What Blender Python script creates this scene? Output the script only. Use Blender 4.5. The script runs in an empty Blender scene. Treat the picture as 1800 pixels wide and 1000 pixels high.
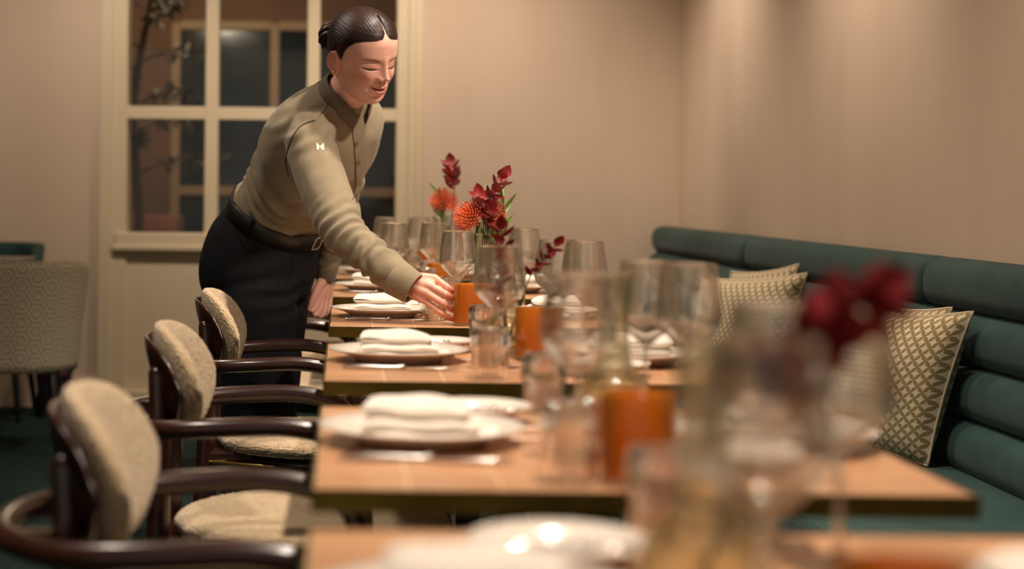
import bpy, bmesh, math, random
import numpy as np
from mathutils import Vector, Matrix, noise as mnoise
from mathutils.bvhtree import BVHTree

random.seed(7)
SC = bpy.context.scene
COL = SC.collection
PI = math.pi

# ------------------------------------------------------------------ camera
F_PX, CAM_H, VPX, VPY, ROLL = 3043.0, 1.063, 603.0, 335.0, 0.011
cam_d = bpy.data.cameras.new('camera')
cam = bpy.data.objects.new('camera', cam_d)
COL.objects.link(cam)
cam.location = (0, 0, CAM_H)
cam.rotation_euler = (PI / 2, -ROLL, 0)
cam_d.sensor_width = 36.0
cam_d.lens = F_PX / 1800 * 36.0
cam_d.shift_x = (900 - VPX) / 1800
cam_d.shift_y = -(500 - VPY) / 1800
cam_d.clip_start = 0.05
cam_d.dof.use_dof = True
cam_d.dof.focus_distance = 4.12
cam_d.dof.aperture_fstop = 2.45
SC.camera = cam

# ------------------------------------------------------------------ world, lights, exposure
SC.view_settings.view_transform = 'Standard'
SC.view_settings.look = 'None'
SC.view_settings.gamma = 1.0
SC.view_settings.exposure = 0.75
SC.view_settings.use_curve_mapping = False
world = bpy.data.worlds.new('world')
SC.world = world
world.use_nodes = True
wbg = world.node_tree.nodes['Background']
wbg.inputs[0].default_value = (1.0, 0.86, 0.74, 1)
wbg.inputs[1].default_value = 0.30
SC.cycles.max_bounces = 10
SC.cycles.transparent_max_bounces = 24
SC.cycles.sample_clamp_indirect = 6.0
SC.cycles.caustics_reflective = False
SC.cycles.caustics_refractive = True

WARM = (1.0, 0.855, 0.71)
def spot(name, loc, target, energy, size=70, blend=0.8, radius=0.06, color=WARM):
    l = bpy.data.lights.new(name, 'SPOT')
    l.energy = energy; l.spot_size = math.radians(size); l.spot_blend = blend
    l.shadow_soft_size = radius; l.color = color
    o = bpy.data.objects.new(name, l); COL.objects.link(o)
    o.location = loc
    o.rotation_euler = (Vector(target) - Vector(loc)).to_track_quat('-Z', 'Y').to_euler()
    return o
TABLE_Y = [1.25, 2.16, 3.19, 4.325, 5.44, 6.5]
for ty in TABLE_Y:
    spot('table_downlight', (0.42, ty - 0.15, 2.58), (0.30, ty, 0.75), 76, 84, 0.9, 0.05)
spot('server_downlight', (1.25, 3.35, 2.58), (0.05, 4.4, 1.15), 100, 60, 0.9, 0.06)
for (x, y, tx, tyy, e) in [(0.35, 7.0, 0.5, 8.4, 66), (-1.0, 7.0, -1.2, 8.4, 44), (0.75, 7.2, 1.62, 7.3, 40), (0.75, 5.4, 1.62, 5.4, 44), (0.75, 3.4, 1.62, 3.4, 46), (-1.0, 2.6, -0.6, 2.9, 52), (-1.1, 4.6, -0.5, 4.7, 34)]:
    spot('added_fill_spot', (x, y, 2.58), (tx, tyy, 1.1), e, 100, 1.0, 0.08)  # unseen spots added to brighten the walls and the chairs at left

# ------------------------------------------------------------------ helpers
def P(px, py, Y):
    """point at depth Y that the photograph shows at pixel (px, py)"""
    dx, dy = px - VPX, py - VPY
    d0, e0 = dx + ROLL * dy, dy - ROLL * dx
    return np.array([d0 * Y / F_PX, Y, CAM_H - e0 * Y / F_PX])

def lin(h):
    h = h.lstrip('#')
    c = [int(h[i:i + 2], 16) / 255 for i in (0, 2, 4)]
    return tuple(x / 12.92 if x <= .04045 else ((x + .055) / 1.055) ** 2.4 for x in c) + (1.0,)

MATS = {}
def pm(name, col, rough=0.5, metal=0.0, var=None, bump=None, sheen=0.0, spec=0.5, coat=0.0, col2=None, sss=0.0, stretch=None, rnd=0.0):
    """principled material; var=(scale, detail) mixes col/col2 by noise; bump=(scale, strength, distance)"""
    m = bpy.data.materials.new(name); m.use_nodes = True
    nt = m.node_tree; b = nt.nodes['Principled BSDF']
    b.inputs['Roughness'].default_value = rough
    b.inputs['Metallic'].default_value = metal
    b.inputs['Specular IOR Level'].default_value = spec
    b.inputs['Sheen Weight'].default_value = sheen
    b.inputs['Coat Weight'].default_value = coat
    b.inputs['Coat Roughness'].default_value = 0.15
    c = lin(col)
    b.inputs['Base Color'].default_value = c
    if sss:
        b.inputs['Subsurface Weight'].default_value = sss
        b.inputs['Subsurface Radius'].default_value = (0.012, 0.005, 0.003)
        b.inputs['Subsurface Scale'].default_value = 0.5
    tc = nt.nodes.new('ShaderNodeTexCoord')
    vec = tc.outputs['Object']
    if stretch:
        mp = nt.nodes.new('ShaderNodeMapping'); mp.inputs['Scale'].default_value = stretch
        nt.links.new(vec, mp.inputs['Vector']); vec = mp.outputs['Vector']
    last = None
    if var:
        n = nt.nodes.new('ShaderNodeTexNoise'); n.inputs['Scale'].default_value = var[0]
        n.inputs['Detail'].default_value = var[1]
        nt.links.new(vec, n.inputs['Vector'])
        r = nt.nodes.new('ShaderNodeValToRGB')
        r.color_ramp.elements[0].position = .32; r.color_ramp.elements[1].position = .68
        r.color_ramp.elements[0].color = c; r.color_ramp.elements[1].color = lin(col2 or col)
        nt.links.new(n.outputs['Fac'], r.inputs['Fac'])
        last = r.outputs['Color']
    if rnd:
        oi = nt.nodes.new('ShaderNodeObjectInfo')
        mr = nt.nodes.new('ShaderNodeMapRange')
        mr.inputs['To Min'].default_value = 1 - rnd; mr.inputs['To Max'].default_value = 1 + rnd * .6
        nt.links.new(oi.outputs['Random'], mr.inputs['Value'])
        hs = nt.nodes.new('ShaderNodeHueSaturation'); hs.inputs['Color'].default_value = c
        nt.links.new(mr.outputs['Result'], hs.inputs['Value'])
        if last: nt.links.new(last, hs.inputs['Color'])
        last = hs.outputs['Color']
    if last: nt.links.new(last, b.inputs['Base Color'])
    if bump:
        n2 = nt.nodes.new('ShaderNodeTexNoise'); n2.inputs['Scale'].default_value = bump[0]
        n2.inputs['Detail'].default_value = 3
        nt.links.new(vec, n2.inputs['Vector'])
        bp = nt.nodes.new('ShaderNodeBump'); bp.inputs['Strength'].default_value = bump[1]
        bp.inputs['Distance'].default_value = bump[2]
        nt.links.new(n2.outputs['Fac'], bp.inputs['Height'])
        nt.links.new(bp.outputs['Normal'], b.inputs['Normal'])
    MATS[name] = m
    return m

def thin_glass(name, tint=(1, 1, 1, 1), ior=1.5, rough=0.0, boost=1.0):
    """thin-walled clear glass: transparent plus a fresnel reflection"""
    m = bpy.data.materials.new(name); m.use_nodes = True
    nt = m.node_tree; nt.nodes.remove(nt.nodes['Principled BSDF'])
    out = nt.nodes['Material Output']
    t = nt.nodes.new('ShaderNodeBsdfTransparent'); t.inputs['Color'].default_value = tint
    g = nt.nodes.new('ShaderNodeBsdfGlossy'); g.inputs['Roughness'].default_value = rough
    g.inputs['Color'].default_value = (1, .97, .94, 1)
    lw = nt.nodes.new('ShaderNodeLayerWeight'); lw.inputs['Blend'].default_value = .5
    pw = nt.nodes.new('ShaderNodeMath'); pw.operation = 'POWER'; pw.inputs[1].default_value = 4.0
    nt.links.new(lw.outputs['Facing'], pw.inputs[0])
    fr = nt.nodes.new('ShaderNodeMath'); fr.operation = 'MULTIPLY_ADD'; fr.inputs[1].default_value = .55; fr.inputs[2].default_value = .035
    nt.links.new(pw.outputs[0], fr.inputs[0])
    mu = nt.nodes.new('ShaderNodeMath'); mu.operation = 'MULTIPLY'; mu.inputs[1].default_value = boost; mu.use_clamp = True
    mx = nt.nodes.new('ShaderNodeMixShader')
    nt.links.new(fr.outputs[0], mu.inputs[0]); nt.links.new(mu.outputs[0], mx.inputs[0])
    nt.links.new(t.outputs[0], mx.inputs[1]); nt.links.new(g.outputs[0], mx.inputs[2])
    nt.links.new(mx.outputs[0], out.inputs['Surface'])
    MATS[name] = m
    return m

def link(o, parent=None):
    COL.objects.link(o)
    if parent is not None: o.parent = parent
    return o

def mk(name, V, F, mat=None, parent=None, smooth=True, uv=None, mats=None, fmat=None):
    me = bpy.data.meshes.new(name)
    me.from_pydata([tuple(map(float, v)) for v in V], [], [tuple(int(i) for i in f) for f in F])
    if smooth: me.polygons.foreach_set('use_smooth', [True] * len(me.polygons))
    if mats:
        for m in mats: me.materials.append(MATS[m])
        if fmat is not None: me.polygons.foreach_set('material_index', [int(i) for i in fmat])
    elif mat: me.materials.append(MATS[mat])
    if uv is not None:
        l = me.uv_layers.new(name='UVMap')
        for lp in me.loops:
            l.data[lp.index].uv = uv[lp.vertex_index]
    me.update()
    return link(bpy.data.objects.new(name, me), parent)

def empty(name, loc=(0, 0, 0), rz=0):
    o = bpy.data.objects.new(name, None); o.empty_display_size = .05
    o.location = loc; o.rotation_euler = (0, 0, rz)
    return link(o)

def tag(o, label=None, cat=None, group=None, kind=None):
    if label: o['label'] = label
    if cat: o['category'] = cat
    if group: o['group'] = group
    if kind: o['kind'] = kind
    return o

def copy_tree(o, parent=None):
    c = o.copy(); COL.objects.link(c); c.parent = parent
    for ch in list(o.children): copy_tree(ch, c)
    return c

def gridF(nu, nv, cu=False, cv=False, off=0):
    F = []
    for i in range(nu if cu else nu - 1):
        for j in range(nv if cv else nv - 1):
            a = i * nv + j; b = ((i + 1) % nu) * nv + j
            c = ((i + 1) % nu) * nv + (j + 1) % nv; d = i * nv + (j + 1) % nv
            F.append((a + off, b + off, c + off, d + off))
    return F

def cat_all(parts):
    V, F, n = [], [], 0
    for v, f in parts:
        v = np.asarray(v, float); V.append(v)
        F += [tuple(i + n for i in q) for q in f]; n += len(v)
    return np.vstack(V), F

def lathe(prof, n=32, cx=0, cy=0):
    """prof: (r, z) list; points with r == 0 become poles"""
    V, F = [], []
    rows = []
    for r, z in prof:
        if r <= 1e-7:
            rows.append([len(V)]); V.append((cx, cy, z))
        else:
            rows.append(list(range(len(V), len(V) + n)))
            for k in range(n):
                a = 2 * PI * k / n; V.append((cx + r * math.cos(a), cy + r * math.sin(a), z))
    for A, B in zip(rows[:-1], rows[1:]):
        for k in range(n):
            k2 = (k + 1) % n
            if len(A) == 1 and len(B) == 1: continue
            if len(A) == 1: F.append((A[0], B[k2], B[k]))
            elif len(B) == 1: F.append((A[k], A[k2], B[0]))
            else: F.append((A[k], A[k2], B[k2], B[k]))
    return np.array(V), F

def catmull(pts, sub=6):
    p = np.array(pts, float)
    p = np.vstack([2 * p[0] - p[1], p, 2 * p[-1] - p[-2]])
    out = []
    for i in range(1, len(p) - 2):
        for k in range(sub):
            t = k / sub
            out.append(.5 * ((2 * p[i]) + (-p[i - 1] + p[i + 1]) * t + (2 * p[i - 1] - 5 * p[i] + 4 * p[i + 1] - p[i + 2]) * t * t + (-p[i - 1] + 3 * p[i] - 3 * p[i + 1] + p[i + 2]) * t ** 3))
    out.append(p[-2])
    return np.array(out)

def tube(pts, rad, n=12, sub=6, closed=False, flat=None, round_caps=True):
    """swept tube with rounded ends; rad scalar or per point; flat=(vector, factor) squashes along a direction"""
    pts = np.array(pts, float)
    rad = np.full(len(pts), rad) if np.isscalar(rad) else np.array(rad, float)
    pr = np.hstack([pts, rad[:, None]])
    if sub > 1:
        if closed: pr = np.vstack([pr, pr[:1]])
        pr = catmull(pr, sub)
        if closed: pr = pr[:-1]
    p, r = pr[:, :3], pr[:, 3]
    m = len(p)
    if closed: T = np.roll(p, -1, 0) - np.roll(p, 1, 0)
    else: T = np.gradient(p, axis=0)
    T /= np.linalg.norm(T, axis=1)[:, None] + 1e-12
    up = np.array([0, 0, 1.0]) if abs(T[0][2]) < .9 else np.array([1.0, 0, 0])
    N = np.cross(T[0], up); N /= np.linalg.norm(N)
    rings = []
    ang = np.arange(n) * 2 * PI / n
    if round_caps and not closed:
        ext_p, ext_r, ext_T = [], [], []
        for k in (3, 2, 1):
            a = k / 3 * PI / 2 * .98
            ext_p.append(p[0] - T[0] * r[0] * math.sin(a) * .8); ext_r.append(r[0] * math.cos(a)); ext_T.append(T[0])
        e2p, e2r, e2T = [], [], []
        for k in (1, 2, 3):
            a = k / 3 * PI / 2 * .98
            e2p.append(p[-1] + T[-1] * r[-1] * math.sin(a) * .8); e2r.append(r[-1] * math.cos(a)); e2T.append(T[-1])
        p = np.vstack([ext_p, p, e2p]); r = np.concatenate([ext_r, r, e2r]); T = np.vstack([ext_T, T, e2T]); m = len(p)
    V = []
    for i in range(m):
        N = N - T[i] * np.dot(N, T[i]); N /= np.linalg.norm(N)
        B = np.cross(T[i], N)
        ring = (np.cos(ang)[:, None] * N + np.sin(ang)[:, None] * B) * r[i]
        if flat is not None:
            fv = np.array(flat[0], float); fv /= np.linalg.norm(fv)
            ring = ring - (ring @ fv)[:, None] * fv * (1 - flat[1])
        V.append(p[i] + ring)
    V = np.vstack(V)
    F = gridF(m, n, closed, True)
    if not closed:
        F.append(tuple(range(n))[::-1]); F.append(tuple((m - 1) * n + k for k in range(n)))
    F = [q[::-1] for q in F]
    return V, F

def box(x0, x1, y0, y1, z0, z1):
    V = [(x, y, z) for x in (x0, x1) for y in (y0, y1) for z in (z0, z1)]
    F = [(0, 1, 3, 2), (4, 6, 7, 5), (0, 4, 5, 1), (2, 3, 7, 6), (0, 2, 6, 4), (1, 5, 7, 3)]
    return np.array(V, float), F

def bevel_box(name, dims, mat, parent=None, bev=.004, seg=2):
    V, F = box(*dims)
    o = mk(name, V, F, mat, parent, smooth=False)
    me = o.data
    bm = bmesh.new(); bm.from_mesh(me)
    bmesh.ops.bevel(bm, geom=list(bm.edges), offset=bev, segments=seg, affect='EDGES', profile=.5)
    bm.to_mesh(me); bm.free()
    return o

def ellipsoid(c, r, R=None, n=20, m=14):
    V, F = lathe([(0 if k in (0, m) else math.sin(PI * k / m), -math.cos(PI * k / m)) for k in range(m + 1)], n)
    V = V * np.array(r)
    if R is not None: V = V @ np.array(R).T
    return V + np.array(c), F

def loft(rings, cap=True):
    n = len(rings[0]); V = np.vstack(rings)
    F = gridF(len(rings), n, False, True)
    if cap:
        F.append(tuple(range(n))[::-1]); F.append(tuple((len(rings) - 1) * n + k for k in range(n)))
    return V, F

def me_arrays(me):
    V = np.empty(len(me.vertices) * 3); me.vertices.foreach_get('co', V)
    return V.reshape(-1, 3), [tuple(p.vertices) for p in me.polygons]

def fix_normals(V, F):
    me = bpy.data.meshes.new('tmp'); me.from_pydata([tuple(v) for v in V], [], F)
    bm = bmesh.new(); bm.from_mesh(me)
    bmesh.ops.recalc_face_normals(bm, faces=list(bm.faces)); bm.to_mesh(me); bm.free()
    r = me_arrays(me); bpy.data.meshes.remove(me)
    return r

def remesh(parts, voxel, it=8, lam=.5):
    """one continuous skin over overlapping closed shapes"""
    V, F = cat_all([fix_normals(*p) for p in parts])
    me = bpy.data.meshes.new('tmp'); me.from_pydata([tuple(v) for v in V], [], F)
    o = bpy.data.objects.new('tmp', me); COL.objects.link(o)
    md = o.modifiers.new('r', 'REMESH'); md.mode = 'VOXEL'; md.voxel_size = voxel
    dg = bpy.context.evaluated_depsgraph_get(); dg.update()
    m2 = bpy.data.meshes.new_from_object(o.evaluated_get(dg))
    V, F = me_arrays(m2)
    bpy.data.objects.remove(o); bpy.data.meshes.remove(me); bpy.data.meshes.remove(m2)
    return smooth_mesh(V, F, it, lam), F

def smooth_mesh(V, F, it, lam=.5):
    E = set()
    for f in F:
        for a, b in zip(f, f[1:] + f[:1]): E.add((min(a, b), max(a, b)))
    E = np.array(list(E)); deg = np.bincount(E.ravel(), minlength=len(V)).astype(float)[:, None]
    V = V.copy()
    for k in range(it):
        for l in (lam, -lam * 1.03) if k % 2 == 0 and it > 10 else (lam,):
            S = np.zeros_like(V)
            for c in range(3):
                S[:, c] = np.bincount(E[:, 0], V[E[:, 1], c], len(V)) + np.bincount(E[:, 1], V[E[:, 0], c], len(V))
            V += l * (S / np.maximum(deg, 1) - V)
    return V

def normals(V, F):
    N = np.zeros_like(V)
    A = np.array([f[:3] for f in F]); n = np.cross(V[A[:, 1]] - V[A[:, 0]], V[A[:, 2]] - V[A[:, 0]])
    for k in range(3):
        for c in range(3): N[:, c] += np.bincount(A[:, k], n[:, c], len(V))
    return N / (np.linalg.norm(N, axis=1)[:, None] + 1e-12)

def unit(v):
    v = np.array(v, float); return v / np.linalg.norm(v)

def gauss(x, s): return np.exp(-(x / s) ** 2)


# ------------------------------------------------------------------ materials
pm('wallpaper', 'd8c0a8', .85, var=(3, 3), col2='d1b89f', bump=(420, .25, .002), stretch=(1, 1, .15))
pm('wall_cream', 'd2bfa0', .6)
pm('casing_paint', 'd6c3a2', .45, bump=(60, .05, .001))
pm('ceiling_paint', 'd9cdbb', .9)
pm('carpet', '2c403b', .95, var=(60, 6), col2='1f2f2b', bump=(500, .8, .006), sheen=.0, spec=.1)
pm('teal_velvet', '2f4a46', .66, var=(9, 4), col2='243d39', bump=(250, .12, .002), sheen=.06, spec=.2)
pm('teal_dark', '1f3f3c', .7, sheen=.4)
pm('dark_wood', '3a1c12', .28, var=(6, 5), col2='28110b', bump=(40, .06, .001), stretch=(1, 1, 8), coat=.35)
pm('boucle', 'cdb592', .95, var=(90, 3), col2='b89c76', bump=(260, .9, .006), sheen=.4, spec=.2)
pm('brass', '8d7433', .32, metal=1.0, var=(12, 3), col2='6e5a24', bump=(80, .05, .0006))
pm('brass_bright', 'd9b36a', .22, metal=1.0)
pm('inlay', 'e2c8a0', .4)
pm('tile_wood', 'c4936d', .36, var=(7, 6), col2='b07f5a', stretch=(1.2, 14, 1), bump=(40, .06, .0006), coat=.25, rnd=.16)
pm('black_metal', '0d0d0f', .45, metal=.3)
pm('black_paint', '0b0c0e', .4)
pm('porcelain', 'dcd1c4', .22, coat=.3)
pm('linen', 'e6dccf', .9, bump=(700, .35, .0015), var=(12, 3), col2='e0d4c5', sheen=.2)
pm('steel', 'c9c4be', .18, metal=1.0)
pm('shirt', '8a7c64', .85, var=(40, 4), col2='83755d', bump=(900, .25, .0012), sheen=.15, spec=.25)
pm('shirt_dark', '6c6050', .85, var=(40, 4), col2='655a4a', bump=(900, .25, .0012), spec=.25)
pm('piping', '1c1510', .7)
pm('button', '6b5c48', .3, coat=.4)
pm('emblem', 'e0cdb4', .7)
pm('trousers', '0f1015', .8, var=(30, 3), col2='0b0c10', bump=(700, .25, .001), sheen=.0, spec=.25)
pm('belt_leather', '16130f', .45, bump=(200, .3, .001))
pm('shoe', '0c0b0b', .35)
pm('hair', '2f1810', .42, var=(.6, 4), col2='190c08', stretch=(5, 120, 1), bump=(1.0, .38, .0016), spec=.38)
pm('brow_hair', '553424', .7)
pm('lash', '120a08', .6)
pm('red_leaf', 'a3231a', .62, var=(30, 3), col2='7e1714', rnd=.25, sheen=.2)
pm('wine_leaf', '741718', .8, var=(30, 3), col2='561015', rnd=.2, spec=.15)
pm('protea_style', 'e88a35', .55, var=(22, 2), col2='dd5536', rnd=.1)
pm('protea_tip', 'e8766a', .5)
pm('green_leaf', '7d9a35', .5, var=(20, 3), col2='44621c', rnd=.2)
pm('pale_leaf', 'b3b27c', .5)
pm('stem_green', '53602a', .6)
pm('olive_leaf', '46452a', .6, rnd=.3)
pm('bark', '3c2a1d', .8, bump=(60, .5, .004))
pm('terracotta', '7a4a33', .8)
pm('room_brown', '6e5340', .85, var=(2, 3), col2='5e4636')
pm('frame_tan', '8f775c', .6)
pm('night_glass', '0f2226', .12, var=(1.6, 2), col2='0a1518', spec=.5)
pm('maroon', '4a1216', .6)
pm('table_stone', '7c6f63', .4, var=(8, 3), col2='6d6157')
thin_glass('window_glass', (.92, .93, .92, 1), 1.45, 0.02, .55)

def real_glass(name, col, rough=0.0, ior=1.48, mixt=.35):
    m = bpy.data.materials.new(name); m.use_nodes = True
    nt = m.node_tree; nt.nodes.remove(nt.nodes['Principled BSDF']); out = nt.nodes['Material Output']
    g = nt.nodes.new('ShaderNodeBsdfGlass'); g.inputs['Color'].default_value = col
    g.inputs['Roughness'].default_value = rough; g.inputs['IOR'].default_value = ior
    t = nt.nodes.new('ShaderNodeBsdfTransparent'); t.inputs['Color'].default_value = col
    mx = nt.nodes.new('ShaderNodeMixShader'); mx.inputs[0].default_value = mixt
    nt.links.new(g.outputs[0], mx.inputs[1]); nt.links.new(t.outputs[0], mx.inputs[2])
    nt.links.new(mx.outputs[0], out.inputs['Surface']); MATS[name] = m
real_glass('wine_glass_mat', (.99, .985, .975, 1), 0, 1.5, .28)
real_glass('crystal', (1, .98, .96, 1), 0, 1.5, .3)
real_glass('vase_glass', (.955, .955, .90, 1), 0, 1.42, .5)

def amber():
    m = bpy.data.materials.new('amber_glass'); m.use_nodes = True
    nt = m.node_tree; nt.nodes.remove(nt.nodes['Principled BSDF']); out = nt.nodes['Material Output']
    tr = nt.nodes.new('ShaderNodeBsdfTranslucent'); tr.inputs['Color'].default_value = lin('ffae48')
    tp = nt.nodes.new('ShaderNodeBsdfTransparent'); tp.inputs['Color'].default_value = lin('f8a846')
    df = nt.nodes.new('ShaderNodeBsdfDiffuse'); df.inputs['Color'].default_value = lin('ee9632')
    gl = nt.nodes.new('ShaderNodeBsdfGlossy'); gl.inputs['Roughness'].default_value = .12
    a = nt.nodes.new('ShaderNodeMixShader'); a.inputs[0].default_value = .42
    nt.links.new(tr.outputs[0], a.inputs[1]); nt.links.new(tp.outputs[0], a.inputs[2])
    b = nt.nodes.new('ShaderNodeMixShader'); b.inputs[0].default_value = .28
    nt.links.new(a.outputs[0], b.inputs[1]); nt.links.new(df.outputs[0], b.inputs[2])
    fr = nt.nodes.new('ShaderNodeFresnel'); fr.inputs['IOR'].default_value = 1.45
    c = nt.nodes.new('ShaderNodeMixShader')
    nt.links.new(fr.outputs[0], c.inputs[0]); nt.links.new(b.outputs[0], c.inputs[1]); nt.links.new(gl.outputs[0], c.inputs[2])
    nt.links.new(c.outputs[0], out.inputs['Surface']); MATS['amber_glass'] = m
amber()

def mnode(nt, op, a, b=None, clamp=False):
    n = nt.nodes.new('ShaderNodeMath'); n.operation = op; n.use_clamp = clamp
    for i, v in enumerate((a, b)):
        if v is None: continue
        if isinstance(v, (int, float)): n.inputs[i].default_value = v
        else: nt.links.new(v, n.inputs[i])
    return n.outputs[0]

def petal_fabric():
    """woven lattice of four-petal leaves (overlapping circles) in UV space, metres"""
    m = pm('petal_fabric', 'cdb896', .9, sheen=.2, spec=.2); nt = m.node_tree; b = nt.nodes['Principled BSDF']
    uv = nt.nodes.new('ShaderNodeUVMap'); sp = nt.nodes.new('ShaderNodeSeparateXYZ')
    nt.links.new(uv.outputs[0], sp.inputs[0])
    S = .7071 / .0215
    u = mnode(nt, 'FRACT', mnode(nt, 'MULTIPLY', mnode(nt, 'ADD', sp.outputs[0], sp.outputs[1]), S)); v = mnode(nt, 'FRACT', mnode(nt, 'MULTIPLY', mnode(nt, 'ADD', mnode(nt, 'SUBTRACT', sp.outputs[0], sp.outputs[1]), 3.0), S))
    tot = None
    for cx in (0, 1):
        for cy in (0, 1):
            du = mnode(nt, 'SUBTRACT', u, float(cx)); dv = mnode(nt, 'SUBTRACT', v, float(cy))
            d = mnode(nt, 'SQRT', mnode(nt, 'ADD', mnode(nt, 'MULTIPLY', du, du), mnode(nt, 'MULTIPLY', dv, dv)))
            s = mnode(nt, 'MULTIPLY_ADD', mnode(nt, 'SUBTRACT', .715, d), 14.0); s.node.inputs[2].default_value = .5; s.node.use_clamp = True
            tot = s if tot is None else mnode(nt, 'ADD', tot, s)
    mask = mnode(nt, 'SUBTRACT', tot, 1.0, True)
    n = nt.nodes.new('ShaderNodeTexNoise'); n.inputs['Scale'].default_value = 900; tc = nt.nodes.new('ShaderNodeTexCoord'); nt.links.new(tc.outputs['Object'], n.inputs['Vector'])
    mx = nt.nodes.new('ShaderNodeMix'); mx.data_type = 'RGBA'
    mx.inputs[6].default_value = lin('dccaad'); mx.inputs[7].default_value = lin('957f52')
    nt.links.new(mask, mx.inputs[0]); nt.links.new(mx.outputs[2], b.inputs['Base Color'])
    bp = nt.nodes.new('ShaderNodeBump'); bp.inputs['Strength'].default_value = .4; bp.inputs['Distance'].default_value = .002
    nt.links.new(mnode(nt, 'ADD', mask, n.outputs['Fac']), bp.inputs['Height']); nt.links.new(bp.outputs['Normal'], b.inputs['Normal'])
petal_fabric()

def hex_fabric():
    """tub-chair cloth: hexagons hatched by fine diagonal lines, UV space in metres"""
    m = pm('hex_fabric', 'b5a88c', .9, spec=.2); nt = m.node_tree; b = nt.nodes['Principled BSDF']
    uv = nt.nodes.new('ShaderNodeUVMap'); sp = nt.nodes.new('ShaderNodeSeparateXYZ'); nt.links.new(uv.outputs[0], sp.inputs[0])
    def lines(ang, freq):
        ca, sa = math.cos(ang), math.sin(ang)
        t = mnode(nt, 'ADD', mnode(nt, 'MULTIPLY', sp.outputs[0], ca * freq), mnode(nt, 'MULTIPLY', sp.outputs[1], sa * freq))
        return mnode(nt, 'ABSOLUTE', mnode(nt, 'SUBTRACT', mnode(nt, 'FRACT', t), .5))
    P_ = 1 / .062
    l = [lines(a, P_) for a in (0, PI / 3, 2 * PI / 3)]
    mxv = mnode(nt, 'MAXIMUM', mnode(nt, 'MAXIMUM', l[0], l[1]), l[2])
    mask = None
    for k in range(3):
        zone = mnode(nt, 'GREATER_THAN', l[k], mnode(nt, 'SUBTRACT', mxv, .0005))
        hz = mnode(nt, 'MULTIPLY', zone, mnode(nt, 'GREATER_THAN', lines(k * PI / 3 + PI / 2, P_ * 3.5), .25))
        mask = hz if mask is None else mnode(nt, 'ADD', mask, hz, True)
    mx = nt.nodes.new('ShaderNodeMix'); mx.data_type = 'RGBA'
    mx.inputs[6].default_value = lin('cfc4aa'); mx.inputs[7].default_value = lin('93876d')
    nt.links.new(mask, mx.inputs[0]); nt.links.new(mx.outputs[2], b.inputs['Base Color'])
hex_fabric()

def skin_mat():
    m = pm('skin', 'd9a07f', .48, sss=.12, bump=(900, .06, .0005)); nt = m.node_tree; b = nt.nodes['Principled BSDF']
    at = nt.nodes.new('ShaderNodeVertexColor'); at.layer_name = 'tint'
    nt.links.new(at.outputs['Color'], b.inputs['Base Color'])
skin_mat()

# ------------------------------------------------------------------ the setting
BACK_Y, RIGHT_X, CEIL = 8.4, 1.63, 2.65
def struct(o): return tag(o, kind='structure')
V, F = box(-4.5, 1.75, -3.0, 13.0, -.1, 0); struct(mk('floor', V, F, 'carpet', smooth=False))
V, F = box(-4.5, 1.75, -3.0, 13.0, CEIL, CEIL + .1); struct(mk('ceiling', V, F, 'ceiling_paint', smooth=False))
V, F = box(RIGHT_X, RIGHT_X + .12, -3.0, BACK_Y + .12, 0, CEIL); struct(mk('wall_right', V, F, 'wallpaper', smooth=False))
V, F = box(-4.6, -4.5, -3.0, 13.0, 0, CEIL); struct(mk('wall_left', V, F, 'wallpaper', smooth=False))
k = BACK_Y / F_PX
WX0, WX1 = (180 - VPX) * k, (741 - VPX) * k            # outer casing
GX = [((a - VPX) * k, (b - VPX) * k) for a, b in ((224, 360), (383, 538), (560, 695))]
def zz(py): return CAM_H - (py - VPY) * k
GZ = [(zz(413), zz(213)), (zz(191), zz(-8)), (zz(-30), zz(-170))]
WTOP = zz(-200)
# back wall around the window
parts = [box(-4.5, WX0, BACK_Y, BACK_Y + .12, 0, CEIL), box(WX1, RIGHT_X, BACK_Y, BACK_Y + .12, 0, CEIL),
         box(WX0, WX1, BACK_Y, BACK_Y + .12, WTOP, CEIL)]
V, F = cat_all(parts); struct(mk('wall_back', V, F, 'wallpaper', smooth=False))
V, F = cat_all([box(-4.5, WX0, BACK_Y - .018, BACK_Y - .0005, 0, .135), box(-4.5, WX0, BACK_Y - .012, BACK_Y - .0005, .135, .15)])
struct(mk('baseboard_back', V, F, 'wallpaper', smooth=False))
V, F = box(WX1, RIGHT_X - .001, BACK_Y - .018, BACK_Y - .0005, 0, .15); struct(mk('baseboard_right', V, F, 'wallpaper', smooth=False))
win = tag(empty('window_1', ((WX0 + WX1) / 2, BACK_Y, 0)), kind='structure')
def wpart(name, dims, mat='casing_paint', bev=.004):
    o = bevel_box(name, dims, mat, win, bev, 2)
    o.matrix_parent_inverse = Matrix.Translation(-Vector(win.location)); return o
y0, y1 = BACK_Y - .035, BACK_Y + .11
wpart('stile', (WX0, GX[0][0], y0, y1, 0, WTOP)); wpart('stile', (GX[2][1], WX1 - .07, y0, y1, 0, WTOP))
wpart('casing', (WX1 - .07, WX1 - .035, y0 - .012, y1, 0, WTOP)); wpart('casing', (WX1 - .035, WX1, y0 + .012, y1, 0, WTOP))
wpart('casing', (WX0 - .012, WX0 + .05, y0 - .015, y1, 0, WTOP))
for a, b in ((GX[0][1], GX[1][0]), (GX[1][1], GX[2][0])): wpart('mullion', (a, b, y0 + .004, y1 - .04, GZ[0][0] - .02, WTOP))
for i in range(3):
    for a, b in ((GZ[0][1], GZ[1][0]), (GZ[1][1], GZ[2][0])): wpart('glazing_bar', (GX[i][0] - .006, GX[i][1] + .006, y0 + .008, y1 - .045, a, b))
wpart('bottom_rail', (GX[0][0] - .05, GX[2][1] + .02, y0 - .02, y1, zz(437), GZ[0][0]))
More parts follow.
